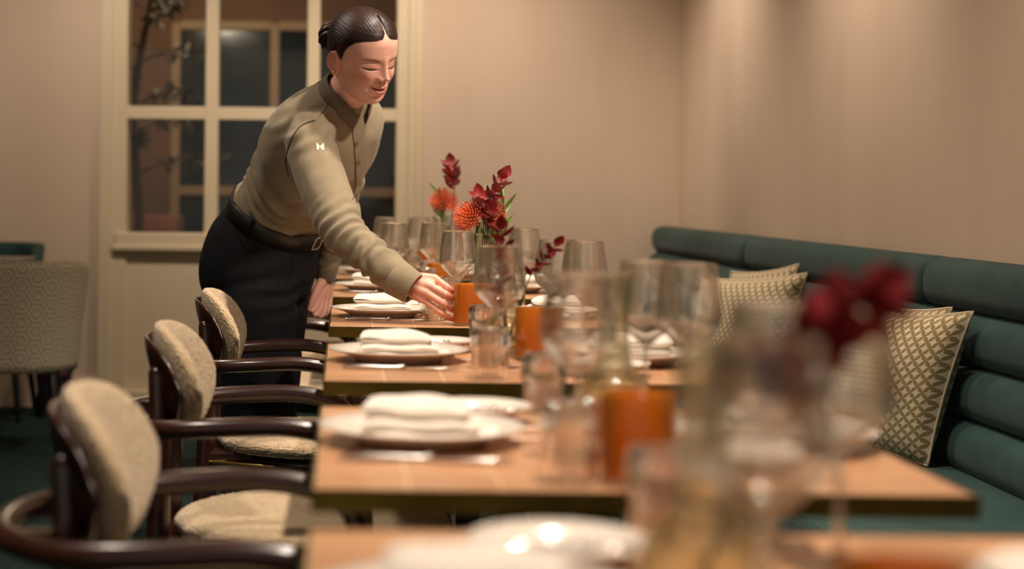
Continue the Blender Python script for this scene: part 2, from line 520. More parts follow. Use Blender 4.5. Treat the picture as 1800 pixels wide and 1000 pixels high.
wpart('sill', (GX[0][0] - .065, GX[2][1] + .03, y0 - .035, y0 + .02, zz(443), zz(434)))
wpart('lower_panel', (GX[0][0] - .01, GX[2][1] + .01, y0 + .016, y1, 0, zz(441)))
wpart('kick_board', (WX0 - .012, WX1, y0 - .02, y0 + .02, 0, .085))
for i in range(3):
    for j in range(3):
        V, F = box(GX[i][0], GX[i][1], BACK_Y + .02, BACK_Y + .026, GZ[j][0], GZ[j][1])
        o = mk('pane', V, F, 'window_glass', win, smooth=False); o.matrix_parent_inverse = Matrix.Translation(-Vector(win.location))

# the dim room beyond the panes
FY = 11.2; kf = FY / F_PX
def fx(px): return (px - VPX) * kf
def fz(py): return CAM_H - (py - VPY) * kf
V, F = box(-4.5, 3.0, FY, FY + .1, 0, CEIL); struct(mk('wall_beyond', V, F, 'room_brown', smooth=False))
win2 = tag(empty('window_2', (fx(520), FY, 0)), kind='structure')
def w2(name, dims, mat, bev=.005):
    o = bevel_box(name, dims, mat, win2, bev, 1); o.matrix_parent_inverse = Matrix.Translation(-Vector(win2.location)); return o
cols = [(316, 474), (489, 612), (627, 742)]
rows = [(330, 52), (440, 346)]
for x in (308, 481, 619, 750): w2('frame_bar', (fx(x) - .03, fx(x) + .03, FY - .06, FY - .002, .3, fz(44)), 'frame_tan')
for c0, c1 in cols:
    for y in (48, 338): w2('frame_bar', (fx(c0) - .002, fx(c1) + .002, FY - .055, FY - .003, fz(y) - .03, fz(y) + .03), 'frame_tan')
    for b, t in rows: w2('pane', (fx(c0), fx(c1), FY - .02, FY - .004, fz(b), fz(t)), 'night_glass')
lp = bpy.data.lights.new('added_beyond_fill', 'POINT'); lp.energy = 26; lp.color = (1, .78, .55); lp.shadow_soft_size = .2  # unseen point light added so the room behind the panes isn't too dark
o = link(bpy.data.objects.new('added_beyond_fill', lp)); o.location = (-.9, 9.7, 2.4)

# ------------------------------------------------------------------ banquette
ben = tag(empty('banquette', (1.25, 4.3, 0)), 'long teal velvet banquette with four horizontal padded rolls along the right wall', 'banquette')
def bpart(o): o.matrix_parent_inverse = Matrix.Translation(-Vector(ben.location)); return o
def roll_mesh(xc, zc, rx, rz, ya, yb, name, mat='teal_velvet'):
    rings = []; n = 28; L = yb - ya
    ts = [0, .004, .012, .025, .045, .07]
    ys = [ya + t for t in ts] + list(np.linspace(ya + .12, yb - .12, 8)) + [yb - t for t in ts[::-1]]
    for y in ys:
        e = min(y - ya, yb - y); s = math.sqrt(max(0, 1 - max(0, 1 - e / .06) ** 2)) * .28 + .72 if e < .06 else 1.0
        a = np.arange(n) * 2 * PI / n
        cx = np.sign(np.cos(a)) * np.abs(np.cos(a)) ** .8 * rx * s; cz = np.sign(np.sin(a)) * np.abs(np.sin(a)) ** .85 * rz * (s * .35 + .65)
        wob = .002 * np.sin(y * 7 + zc * 9)
        rings.append(np.stack([xc + cx + wob, np.full(n, y), zc + cz], 1))
    V, F = loft(rings); return bpart(mk(name, V, F, mat, ben))
SEAMS = [.4, 2.5, 4.47, 6.45, 8.37]
rowZ = [.845, .722, .598, .474]; rowX = [1.553, 1.538, 1.520, 1.500]
for z, x in zip(rowZ, rowX):
    for ya, yb in zip(SEAMS[:-1], SEAMS[1:]): roll_mesh(x, z, .067, .0655, ya + .002, yb - .002, 'back_roll')
for ya, yb in zip(SEAMS[:-1], SEAMS[1:]):
    bpart(bevel_box('seat_cushion', (.93, 1.55, ya + .002, yb - .002, .30, .425), 'teal_velvet', ben, .03, 4))
bpart(bevel_box('base', (.98, 1.62, .4, 8.37, .0, .30), 'teal_dark', ben, .006, 1))
bpart(bevel_box('back_board', (1.56, 1.625, .4, 8.37, .30, .88), 'teal_dark', ben, .01, 2))

def pillow(tl, tr, br, bl, th, label, nu=30, group='patterned cushions on the banquette'):
    tl, tr, br, bl = map(np.array, (tl, tr, br, bl))
    c = (tl + tr + br + bl) / 4; nrm = unit(np.cross(tr - tl, bl - tl))
    V, UV = [], []
    W = np.linalg.norm(tr - tl); H = np.linalg.norm(bl - tl)
    for side in (1, -1):
        for i in range(nu):
            for j in range(nu):
                u, v = i / (nu - 1), j / (nu - 1)
                eu, ev = 4 * u * (1 - u), 4 * v * (1 - v)
                # edges drawn in between the corners
                uu = u + (.5 - u) * .07 * ev * (1 - eu); vv = v + (.5 - v) * .07 * eu * (1 - ev)
                p = (1 - vv) * ((1 - uu) * tl + uu * tr) + vv * ((1 - uu) * bl + uu * br)
                b = (eu * ev) ** .42 * th * .5
                b += .004 * math.sin(9 * u + 5 * v) * eu * ev
                p = p + nrm * b * side
                V.append(p - c); UV.append(((u if side > 0 else 1.3 - u) * W, v * H))
    F = gridF(nu, nu) + [q[::-1] for q in gridF(nu, nu, off=nu * nu)]
    o = mk('cushion', V, F, 'petal_fabric', uv=UV); o.location = c
    idx = [(i, 0) for i in range(nu)] + [(nu - 1, j) for j in range(1, nu)] + [(i, nu - 1) for i in range(nu - 2, -1, -1)] + [(0, j) for j in range(nu - 2, 0, -1)]
    Vp, Fp = tube([V[i * nu + j] for i, j in idx], .0035, 6, 1, closed=True)
    mk('piping', Vp, Fp, 'petal_fabric', o, uv=[(0.01, 0.01)] * len(Vp))
    return tag(o, label, 'cushion', group)
pillow((1.275, 4.36, .775), (1.455, 3.99, .80), (1.385, 4.08, .43), (1.22, 4.47, .43), .15, 'cream and olive petal-patterned cushion, front one of the near pair on the banquette')
pillow((1.37, 4.52, .785), (1.455, 4.13, .80), (1.41, 4.24, .43), (1.33, 4.62, .43), .08, 'cream and olive patterned cushion mostly hidden behind the near front cushion')
pillow((1.225, 5.76, .785), (1.435, 5.34, .825), (1.37, 5.45, .43), (1.17, 5.86, .43), .15, 'cream patterned cushion seen through the wine glasses, front one of the far pair')
pillow((1.33, 5.92, .80), (1.455, 5.52, .845), (1.41, 5.62, .43), (1.30, 6.0, .43), .09, 'cream patterned cushion peeking out at the back of the far pair')

# ------------------------------------------------------------------ tables
TX0, TX1, TOP, TD = -.03, .67, .75, .70
ORD = ['nearest', 'second', 'third', 'fourth', 'fifth', 'farthest']
WHICH = ['the nearest table', 'the second table', 'the third table', 'the table being set', 'the fifth table', 'the farthest table']
WHICH_S = ['nearest table', 'second table', 'third table', "table under the woman's hand", 'fifth table', 'farthest table']

def make_table():
    t = empty('dining_table'); t.location = (0, 0, 0)
    x0, x1, y0, y1, z0 = -.35, .35, -.35, .35, TOP - .0235
    fr = []
    for d in ((x0, x1, y0, y0 + .004), (x0, x1, y1 - .004, y1), (x0, x0 + .004, y0 + .004, y1 - .004), (x1 - .004, x1, y0 + .004, y1 - .004)):
        V, F = box(*d, z0, TOP + .0004); mk('brass_edge', V, F, 'brass', t, smooth=False)
    V, F = box(x0 + .004, x1 - .004, y0 + .004, y1 - .004, z0 + .003, TOP - .0012); mk('table_board', V, F, 'inlay', t, smooth=False)
    n = 7; s = (.70 - .008) / n; g = .0011
    tile = bevel_box('tile', (-s / 2 + g, s / 2 - g, -s / 2 + g, s / 2 - g, TOP - .004, TOP), 'tile_wood', t, .0005, 1)
    first = True
    for i in range(n):
        for j in range(n):
            o = tile if first else tile.copy()
            if not first: COL.objects.link(o)
            first = False
            o.parent = t; o.location = (x0 + .004 + s * (i + .5), y0 + .004 + s * (j + .5), 0)
    V, F = lathe([(0, 0), (.21, 0), (.21, .008), (.19, .014), (.035, .02), (.03, .05), (.03, z0 - .02), (.045, z0 - .012), (0, z0 - .012)], 36)
    mk('pedestal', V, F, 'black_metal', t)
    V, F = box(-.22, .22, -.22, .22, z0 - .012, z0 + .003); mk('top_plate', V, F, 'black_metal', t, smooth=False)
    return t
tables = []
for i, ty in enumerate(TABLE_Y):
    t = make_table() if i == 0 else copy_tree(tables[0])
    t.location = ((TX0 + TX1) / 2, ty, 0)
    tag(t, 'square tile-topped wooden table with dark brass edge, ' + ['nearest the camera and very blurred', 'second from the camera', 'third from the camera', 'where the woman puts down the amber glass', 'fifth from the camera', 'farthest, close to the window'][i], 'table', 'row of tile-topped dining tables')
    tables.append(t)

# ------------------------------------------------------------------ tableware prototypes
def to_top(o, X, Y, Z, rz=0):
    o.location = (X, Y, Z); o.rotation_euler = (0, 0, rz); return o

def wine_glass_proto(H=.217, R=.045, rim=.0365):
    g = empty('wine_glass')
    zb = H - .122                      # bottom of the bowl
    prof = [(.0038, zb - .004), (.006, zb + .001), (.014, zb + .009), (.028, zb + .021), (.040, zb + .033), (R, zb + .043), (R + .0005, zb + .052), (R - .0008, zb + .07), (R - .0035, zb + .092), (rim + .0018, zb + .112), (rim, H)]
    pr = catmull(prof, 3)
    inner = [(max(r - .0011, .0), z + .0004) for r, z in pr[::-1]][:-6]
    V, F = lathe([tuple(p) for p in pr] + [(rim - .0004, H + .0006)] + inner + [(0, zb + .006)], 40)
    mk('bowl', V, F, 'wine_glass_mat', g)
    V, F = lathe([(0.0125, .004), (.0062, .011), (.0042, .022), (.0036, .045), (.0036, zb - .012), (.0039, zb - .003)], 16); mk('stem', V, F, 'wine_glass_mat', g)
    V, F = lathe([(0, .0), (.038, .0), (.039, .0008), (.037, .0018), (.022, .0028), (.0125, .0042), (0, .0045)], 40); mk('foot', V, F, 'wine_glass_mat', g)
    return g

def tumbler_proto():
    """cut-glass water tumbler: vertical flutes below a beaded collar"""
    n = 64; V = []; prof = [(.0255, 0), (.0285, .004), (.0295, .012), (.0300, .030), (.0302, .048), (.0318, .052), (.0330, .056), (.0318, .060), (.0330, .064), (.0318, .068), (.0328, .072), (.0312, .076), (.0308, .082), (.0300, .086)]
    rows = []
    for r, z in prof:
        ring = []
        for k in range(n):
            a = 2 * PI * k / n
            fl = .0011 * math.cos(16 * a) if z < .05 else .0010 * math.cos(20 * a)
            if z > .08 or z < .003: fl = 0
            ring.append(((r + fl) * math.cos(a), (r + fl) * math.sin(a), z))
        rows.append(np.array(ring))
    inner = [(.0285, .086), (.0288, .078), (.0280, .050), (.0272, .022), (.022, .0165)]
    for r, z in inner: rows.append(np.array([(r * math.cos(2 * PI * k / n), r * math.sin(2 * PI * k / n), z) for k in range(n)]))
    V, F = loft(rows, True)
    return mk('water_tumbler', V, F, 'crystal')

def amber_proto():
    g = empty('amber_tumbler')
    V, F = lathe([(.0385, .007), (.0395, .010), (.0398, .05), (.0398, .096), (.0392, .0975), (.0384, .0965), (.0380, .05), (.0376, .012), (0, .0105), ], 48)
    mk('amber_wall', V, F, 'amber_glass', g)
    V, F = lathe([(0, 0), (.0365, 0), (.039, .002), (.0392, .0066), (0, .0066)], 48); mk('clear_base', V, F, 'wine_glass_mat', g)
    V, F = lathe([(0, .0112), (.018, .0112), (.0185, .03), (.0178, .031), (0, .0305)], 24); mk('tea_light', V, F, 'porcelain', g)
    return g

def vase_proto():
    g = empty('bud_vase')
    prof = catmull([(.030, 0), (.046, .004), (.052, .020), (.050, .045), (.036, .072), (.022, .094), (.0185, .125), (.0190, .160), (.0225, .195), (.0245, .208)], 4)
    inner = [(r - .0018, z + (.005 if z < .02 else 0)) for r, z in prof[::-1]]
    V, F = lathe([(0, 0)] + [tuple(p) for p in prof] + inner[:-2] + [(0, .006)], 40); mk('vase_body', V, F, 'vase_glass', g)
    V, F = lathe([(0, .0075), (.042, .0085), (.0488, .02), (.047, .042), (.041, .056), (0, .056)], 32); mk('water', V, F, 'vase_glass', g)
    return g

def plate_proto(R=.128, name='dinner_plate'):
    s = R / .128
    prof = [(0, .004), (.072 * s, .004), (.076 * s, 0), (.080 * s, .0005), (.084 * s, .006), (.100 * s, .0135), (R, .0215), (R + .0006, .0228), (R - .001, .0238), (.100 * s, .0175), (.088 * s, .0115), (.080 * s, .0085), (0, .0080)]
    V, F = lathe(prof, 56)
    return mk(name, V, F, 'porcelain')

def napkin_proto():
    """thick linen napkin folded twice: a fat fold on top, a flat flap showing under it"""
    n = empty('napkin')
    def fold(name, w, d, z0, z1, cx, cy, rz, puff, sag=0):
        nu, nv = 26, 18; V = []
        for side in (1, -1):
            for i in range(nu):
                for j in range(nv):
                    u, v = -1 + 2 * i / (nu - 1), -1 + 2 * j / (nv - 1)
                    e = (1 - u ** 6) * (1 - v ** 6); e = max(e, 0) ** .45
                    x, y = u * w / 2, v * d / 2
                    zc = (z0 + z1) / 2; hh = (z1 - z0) / 2
                    z = zc + side * hh * e + puff * (1 - u * u) * (1 - v * v) * (1 if side > 0 else 0)
                    z += .0016 * math.sin(x * 70 + y * 30) * (side > 0) - sag * u * (side > 0)
                    V.append((x, y, z))
        V = np.array(V); c, s = math.cos(rz), math.sin(rz)
        V = np.stack([V[:, 0] * c - V[:, 1] * s + cx, V[:, 0] * s + V[:, 1] * c + cy, V[:, 2]], 1)
        F = gridF(nu, nv) + [q[::-1] for q in gridF(nu, nv, off=nu * nv)]
        return mk(name, V, F, 'linen', n)
    fold('lower_flap', .165, .105, .009, .0185, .012, -.004, .03, .001)
    fold('middle_fold', .145, .100, .018, .034, -.004, 0, -.03, .002)
    fold('top_fold', .132, .094, .032, .053, -.010, .004, -.05, .005, .002)
    return n

def knife_proto(L=.205, name='table_knife'):
    k = empty(name)
    V, F = tube([(-L / 2, 0, .0045), (-L * .38, 0, .005), (-L * .12, 0, .0042), (0, 0, .0042)], [.0042, .0058, .0045, .0036], 10, 4, flat=((0, 0, 1), .75)); mk('handle', V, F, 'steel', k)
    V, F = tube([(-.006, 0, .0042), (0, 0, .0042), (.006, 0, .0042)], [.0036, .0056, .0036], 10, 3); mk('collar', V, F, 'steel', k)
    V, F = tube([(.006, 0, .0042), (.02, -.002, .0042), (L * .35, -.002, .0042), (L * .46, 0, .0042), (L * .5, .003, .0042)], [.004, .0085, .0095, .006, .0012], 10, 4, flat=((0, 0, 1), .14)); mk('blade', V, F, 'steel', k)
    return k

PRO = dict(glass=wine_glass_proto(), tumbler=tumbler_proto(), amber=amber_proto(), vase=vase_proto(), plate=plate_proto(),
           side=plate_proto(.076, 'side_plate'), napkin=napkin_proto(), knife=knife_proto(), butter=knife_proto(.15, 'butter_knife'))
used = set()
def put(kind, X, Y, Z, rz, label, cat, group):
    o = PRO[kind]
    if kind in used: o = copy_tree(o)
    used.add(kind)
    to_top(o, X, Y, Z, rz)
    return tag(o, label, cat, group)

T0 = TOP + .0006
AMB = {0: (.33, -.24), 1: (.322, -.285), 2: (.365, .05), 3: (.302, -.262), 4: (.295, -.215), 5: (.31, -.215)}
VAS = {0: (.262, .0), 1: (.36, .12), 2: (.318, .13), 3: (.352, .04), 4: (.322, .03), 5: (.34, .05)}
for i, ty in enumerate(TABLE_Y):
    w = WHICH[i]; ws = WHICH_S[i]
    jit = lambda s: random.uniform(-s, s)
    px, py = .105 + jit(.004), ty + jit(.008)
    put('plate', px, py, T0, 0, 'white dinner plate with raised rim on the chair side of ' + w, 'plate', 'dinner plates')
    put('napkin', px + .005, py - .005, T0 - .0003, jit(.12), 'thick folded cream napkin on the chair-side plate of ' + w, 'napkin', 'folded napkins')
    put('knife', .108 + jit(.006), ty - .155, T0, jit(.02), 'steel table knife beside the chair-side plate on ' + w, 'knife', 'table knives')
    put('side', .185, ty + .205, T0, 0, 'small white side plate behind the chair-side dinner plate on ' + w, 'plate', 'side plates')
    put('butter', .205, ty + .19, T0 + .0145, .12, 'small butter knife lying on the chair-side side plate of ' + w, 'knife', 'butter knives')
    put('plate', .535 + jit(.004), ty + jit(.008), T0, 0, 'white dinner plate with raised rim on the banquette side of ' + w, 'plate', 'dinner plates')
    put('napkin', .53, ty, T0 - .0003, PI + jit(.12), 'thick folded cream napkin on the banquette-side plate of ' + w, 'napkin', 'folded napkins')
    put('side', .455, ty - .215, T0, 0, 'small white side plate in front of the banquette-side dinner plate on ' + w, 'plate', 'side plates')
    put('glass', .282, ty - .10, T0, 0, 'tall empty wine glass nearest the chair side on ' + w, 'wine glass', 'wine glasses on the tables')
    if i > 3: put('glass', .155, ty - .25, T0, .4, 'empty wine glass leftmost, close to the knife on ' + w, 'wine glass', 'wine glasses on the tables')
    put('glass', .435 - (.05 if i == 0 else 0), ty + .31 - (.02 if i == 0 else 0), T0, .8, 'empty wine glass at the far edge by the banquette side of ' + w, 'wine glass', 'wine glasses on the tables')
    put('glass', .478 - (.058 if i == 0 else 0), ty + .225 - (.02 if i == 0 else 0), T0, .3, 'empty wine glass nearest the banquette on ' + w, 'wine glass', 'wine glasses on the tables')
    put('tumbler', (.25, .222)[i == 3], ty - .285 + (.158 if i == 3 else 0), T0, 0, 'clear cut-glass water tumbler towards the front of ' + w, 'tumbler', 'cut-glass water tumblers')
    put('tumbler', .288, ty + .295, T0, .2, 'clear cut-glass water tumbler at the back edge of ' + w, 'tumbler', 'cut-glass water tumblers')
    ax, ay = AMB[i]
    put('amber', ax, ty + ay, T0, 0, 'amber glass tea-light tumbler ' + ("touched by the woman's fingers" if i == 3 else 'on ' + w), 'candle holder', 'amber tea-light tumblers')
    vx, vy = VAS[i]
    put('vase', vx, ty + vy, T0, 0, ('empty clear' if i == 1 else 'pale green') + ' glass bud vase on ' + w, 'vase', 'bud vases')

# ------------------------------------------------------------------ flowers (each stem is a thing standing in its vase)
def leaf_mesh(L, W, cup=.15, bend=.12, n=7, m=5):
    V = []
    for i in range(n):
        t = i / (n - 1); w = W * math.sin(PI * min(1, t ** .8 * .98 + .01)) ** .85
        for j in range(m):
            s = -1 + 2 * j / (m - 1)
            V.append((s * w / 2, t * L, -cup * w * (1 - abs(s)) - bend * L * t * t))
    V = np.array(V); nv = len(V)
    F = gridF(n, m)
    V2 = V.copy(); V2[:, 2] -= .0005
    return np.vstack([V, V2]), F + [q[::-1] for q in gridF(n, m, off=nv)]
LEAVES = {}
def leaf_obj(kind, mat, L, W, parent, loc, d, up, name='leaf', cup=.15, bend=.12):
    key = (kind, mat, round(L, 3), round(W, 3), cup, bend)
    if key not in LEAVES:
        V, F = leaf_mesh(L, W, cup, bend); o = mk(name, V, F, mat, parent); LEAVES[key] = o.data
    else: o = link(bpy.data.objects.new(name, LEAVES[key]), parent)
    y = Vector(d).normalized(); x = y.cross(Vector(up)); x = x.normalized() if x.length > 1e-4 else Vector((1, 0, 0)); z = x.cross(y)
    o.matrix_local = Matrix.Translation(Vector(loc)) @ Matrix((x, y, z)).transposed().to_4x4()
    return o

def red_branch(base, tip, mid, label, n=11, L=.030, mat='red_leaf', seed=1, start=.35, group='red-leaved branches in the vases'):
    rng = random.Random(seed)
    b, m, t = map(np.array, (base, mid, tip))
    o = empty('red_leaf_branch', base)
    pts = catmull([b, (b + m) / 2 + np.array([0, 0, .004]), m, (m + t) / 2, t], 6)
    V, F = tube(pts - b, np.linspace(.0019, .0008, len(pts)), 6, 1); mk('stem', V, F, 'bark', o)
    for k in range(n):
        s = start + (1 - start) * (k + .5) / n
        q = s * (len(pts) - 1); i = min(int(q), len(pts) - 2); p = pts[i] + (pts[i + 1] - pts[i]) * (q - i)
        T = unit(pts[i + 1] - pts[i]); a = k * 2.4 + rng.uniform(-.4, .4)
        side = unit(np.cross(T, [.3, .9, .1])); s2 = np.cross(T, side)
        d = unit(T * .75 + (side * math.cos(a) + s2 * math.sin(a)) * .85)
        leaf_obj('red', mat, L, L * .8, o, p - b, d, T + np.array([.1, -.6, .2]) * rng.uniform(-1, 1), cup=.25, bend=.1)
    leaf_obj('red', mat, L, L * .8, o, pts[-1] - b, unit(pts[-1] - pts[-3]), (0, -1, .3), cup=.25, bend=.1)
    return tag(o, label, 'flower stem', group)

def protea(base, head, d, label, R=.038, n=80, seed=3, leaves=True):
    rng = random.Random(seed)
    b, h = np.array(base), np.array(head); d = unit(d)
    o = empty('pincushion_flower', base)
    V, F = tube([b - b, (h - b) * .5 + np.array([0, .002, .004]), h - b - d * R * .9], [.0024, .0026, .004], 8, 5); mk('stem', V, F, 'stem_green', o)
    s1 = unit(np.cross(d, [.2, .9, .3])); s2 = np.cross(d, s1)
    V, F = tube([h - b - d * R * .95, h - b - d * R * .5, h - b - d * R * .15], [.005, .013, .016], 14, 4); mk('receptacle', V, F, 'stem_green', o)
    parts, tips = [], []
    for k in range(n):
        z = 1 - 1.35 * (k + .5) / n; a = k * 2.39996; rr = math.sqrt(max(0, 1 - z * z))
        q = unit(d * z + (s1 * math.cos(a) + s2 * math.sin(a)) * rr)
        p0 = h - b - d * R * .25 + q * .012; p2 = h - b - d * R * .25 + q * R * rng.uniform(.92, 1.08) + d * .004
        p1 = (p0 + p2) / 2 + (q - d * .5) * .006
        parts.append(tube([p0, p1, p2], [.0010, .0013, .0009], 4, 3)); tips.append(ellipsoid(p2, (.0017,) * 3, n=6, m=4))
    V, F = cat_all(parts); c = mk('styles', V, F, 'protea_style', o); tag(c, kind='stuff')
    V, F = cat_all(tips); c = mk('style_tips', V, F, 'protea_tip', o); tag(c, kind='stuff')
    if leaves:
        for k in range(7):
            a = k * .9; q = unit(-d * .1 + (s1 * math.cos(a) + s2 * math.sin(a)))
            leaf_obj('pl', 'green_leaf', .03, .008, o, h - b - d * R * .8 + q * .006, unit(q * .8 + d * .8), d, bend=-.15)
    return tag(o, label, 'flower', 'orange pincushion flowers')

def green_stem(base, tip, label, seed=2, n=9, L=.045, pale=()):
    rng = random.Random(seed); b, t = np.array(base), np.array(tip)
    o = empty('green_leaf_stem', base)
    pts = catmull([b, (b + t) / 2 + np.array([.004, 0, .004]), t], 8)
    V, F = tube(pts - b, .0016, 6, 1); mk('stem', V, F, 'stem_green', o)
    for k in range(n):
        s = .55 + .45 * (k + .5) / n; i = min(int(s * (len(pts) - 1)), len(pts) - 2); T = unit(pts[i + 1] - pts[i]); a = k * 2.4
        side = unit(np.cross(T, [.3, .9, .1])); s2 = np.cross(T, side)
        leaf_obj('gl', 'pale_leaf' if k in pale else 'green_leaf', L, .0095, o, pts[i] - b, unit(T * .9 + (side * math.cos(a) + s2 * math.sin(a)) * .6), (0, -1, .2), bend=.05)
    return tag(o, label, 'flower stem', 'green leaf sprays in the vases')

def vbase(i, dz=.03, dx=0, dy=0): return np.array([VAS[i][0] + dx, TABLE_Y[i] + VAS[i][1] + dy, T0 + dz])
# table under the woman's hand (in focus)
b = vbase(3); Yv = b[1]
protea(b, P(822, 380, Yv - .015), (-.72, -.35, .55), 'orange pincushion flower above the in-focus vase beside the amber glass', .040, 210, 3, False)
protea(b + [.006, .004, 0], P(868, 372, Yv + .0), (.3, -.4, .7), 'red-orange pincushion flower half hidden among red leaves in the in-focus vase', .032, 120, 5, False)
red_branch(b + [0, -.004, 0], P(884, 312, Yv - .02), P(856, 362, Yv - .02), 'red-leaved branch rising highest from the in-focus vase', 12, .036, seed=11, start=.45)
red_branch(b + [-.004, -.005, 0], P(843, 345, Yv - .03), P(850, 385, Yv - .02), 'short red-leaved branch in the middle of the in-focus bouquet', 9, .034, seed=12, start=.5)
red_branch(b + [.004, -.006, 0], P(862, 372, Yv - .04), P(858, 395, Yv - .02), 'dark red sprig low at the rim of the in-focus vase', 7, .034, seed=13, start=.55)
green_stem(b + [.006, .004, 0], P(886, 350, Yv + .01), 'green leaf spray leaning right out of the in-focus vase', 4, 12, .062)
green_stem(b + [0, .006, 0], P(858, 340, Yv + .02), 'green and pale leaf spray upright at the back of the in-focus bouquet', 8, 11, .055, (2, 5, 7))
# third table
b = vbase(2); Yv = b[1]
red_branch(b, P(882, 405, Yv - .05), P(884, 480, Yv - .03), 'dark red branch standing upright on the third table', 14, .030, 'wine_leaf', 21, .35)
red_branch(b + [.003, 0, 0], P(978, 430, Yv - .02), P(935, 480, Yv), 'slender dark red twig leaning right on the third table', 11, .022, 'wine_leaf', 22, .45)
red_branch(b + [-.003, 0, 0], P(868, 520, Yv - .10), P(880, 500, Yv - .05), 'dark red sprig drooping over the vase of the third table', 6, .028, 'wine_leaf', 23, .4)
# nearest table
b = vbase(0); Yv = b[1]
red_branch(b, P(1530, 525, Yv + .02), P(1385, 640, Yv), 'big blurred dark red branch leaning right on the nearest table', 13, .042, 'wine_leaf', 31, .42)
red_branch(b + [0, .004, 0], P(1425, 640, Yv + .0), P(1350, 720, Yv), 'blurred lower dark red sprig on the nearest table', 8, .040, 'wine_leaf', 32, .5)
# fifth table
b = vbase(4); Yv = b[1]
protea(b, P(780, 352, Yv), (.1, -.3, .9), 'blurred orange pincushion flower beneath green leaves on the fifth table', .046, 160, 6, False)
red_branch(b + [.004, 0, 0], P(793, 290, Yv), P(799, 335, Yv), 'tall blurred red-leaved branch on the fifth table', 14, .04, seed=41, start=.5)
green_stem(b + [-.004, .004, 0], P(772, 335, Yv), 'green leaf spray over the orange flower on the fifth table', 5, 9, .055)
# farthest table
b = vbase(5)
red_branch(b, b + np.array([.03, 0, .25]), b + np.array([.01, 0, .18]), 'small red-leaved sprig in the vase of the farthest table', 8, .03, seed=51, start=.6)

# ------------------------------------------------------------------ armchairs on the near side of the tables
def boucle_bumps(V, F, amp, sc):
    N = normals(V, F)
    d = np.array([mnoise.noise(Vector(v) * sc) + .6 * mnoise.noise(Vector(v) * sc * 2.3) for v in V])
    return V + N * (d * amp)[:, None]

def pad_mesh(R, th, H, zc, span, cx, tilt, back=False):
    """curved back pad (or its wooden shell): an arc in plan, rounded outline, thickness th inwards"""
    nu, nv = (190, 104) if not back else (60, 32); rows = []
    for i in range(nu):
        s = -1 + 2 * i / (nu - 1); a = s * span
        hh = H / 2 * max(0, 1 - abs(s) ** 4.2) ** .5 + .004
        ring = []
        for j in range(nv):
            t = 2 * PI * j / nv
            cz = math.copysign(abs(math.sin(t)) ** .75, math.sin(t)); cr = math.copysign(abs(math.cos(t)) ** .8, math.cos(t))
            e = max(0, 1 - abs(s) ** 6) ** .5
            z = zc + cz * hh - .012 * s * s
            r = R + cr * th / 2 * (e * .9 + .1)
            aa = a * (1 - .30 * max(0, (zc - z) / (H / 2)) ** 1.3)
            ring.append((cx - r * math.cos(aa) - tilt * (z - zc), r * math.sin(aa), z))
        rows.append(np.array(ring))
    return loft(rows)

def make_chair():
    c = empty('armchair')
    # horseshoe arm rail running round the back
    half = [(.035, -.228, .585), (.018, -.236, .625), (-.03, -.243, .650), (-.10, -.246, .660), (-.20, -.244, .656), (-.29, -.222, .650), (-.355, -.165, .647), (-.398, -.085, .646)]
    pts = half + [(-.41, 0, .646)] + [(x, -y, z) for x, y, z in half[::-1]]
    V, F = tube(pts, .0165, 14, 5); mk('arm_rail', V, F, 'dark_wood', c)
    for s in (-1, 1):
        V, F = tube([(.033, s * .230, .598), (.043, s * .226, .52), (.05, s * .222, .38), (.058, s * .216, .2), (.066, s * .212, .006)], [.0165, .018, .019, .0165, .012], 12, 4); mk('front_leg', V, F, 'dark_wood', c)
        V, F = tube([(-.355, s * .125, .006), (-.335, s * .12, .2), (-.318, s * .115, .45), (-.316, s * .112, .62), (-.322, s * .108, .735)], [.014, .019, .021, .019, .0165], 12, 4); mk('rear_post', V, F, 'dark_wood', c)
        V, F = tube([(-.265, s * .11, .02), (-.262, s * .11, .40)], [.013, .015], 10, 3); mk('rear_brace', V, F, 'dark_wood', c)
        V, F = tube([(-.335, s * .118, .412), (-.15, s * .19, .412)], .0045, 8, 2); mk('brass_rod', V, F, 'brass_bright', c)
        V, F = box(-.40, -.325, s * .112 - .010, s * .112 + .010, .632, .658); mk('rail_bracket', V, F, 'dark_wood', c, smooth=False)
    bevel = bevel_box('seat_frame', (-.33, -.20, -.13, .13, .382, .437), 'dark_wood', c, .006, 2)
    V, F = lathe([(0, .385), (.19, .385), (.205, .395), (.205, .436), (0, .436)], 40, -.045, 0); mk('seat_base', V, F, 'dark_wood', c)
    n = 230; prof = [(0, .437), (.22, .437), (.243, .441), (.252, .452), (.250, .462), (.238, .471), (.21, .478), (.16, .482), (.10, .484), (.05, .485), (0, .485)]
    pr = [tuple(p) for p in catmull(prof, 8)]; pr[0] = (0, .437); pr[-1] = (0, .485)
    V, F = lathe([(max(r, 0) if 0 < i < len(pr) - 1 else 0, z) for i, (r, z) in enumerate(pr)], n, -.045, 0)
    V = boucle_bumps(V, F, .0021, 260); mk('seat_pad', V, F, 'boucle', c)
    V, F = pad_mesh(.294, .018, .158, .713, .62, -.036, .28, True); mk('back_shell', V, F, 'dark_wood', c)
    V, F = pad_mesh(.266, .044, .188, .720, .68, -.036, .28)
    V = boucle_bumps(V, F, .0021, 260); mk('back_pad', V, F, 'boucle', c)
    return c
CHX = -.005
chairs = []
notes = ['the nearest and lowest left in the photo', 'second from the camera, at the third table', "right in front of the woman's black trousers", 'behind the woman at the fifth table', 'at the farthest table near the window']
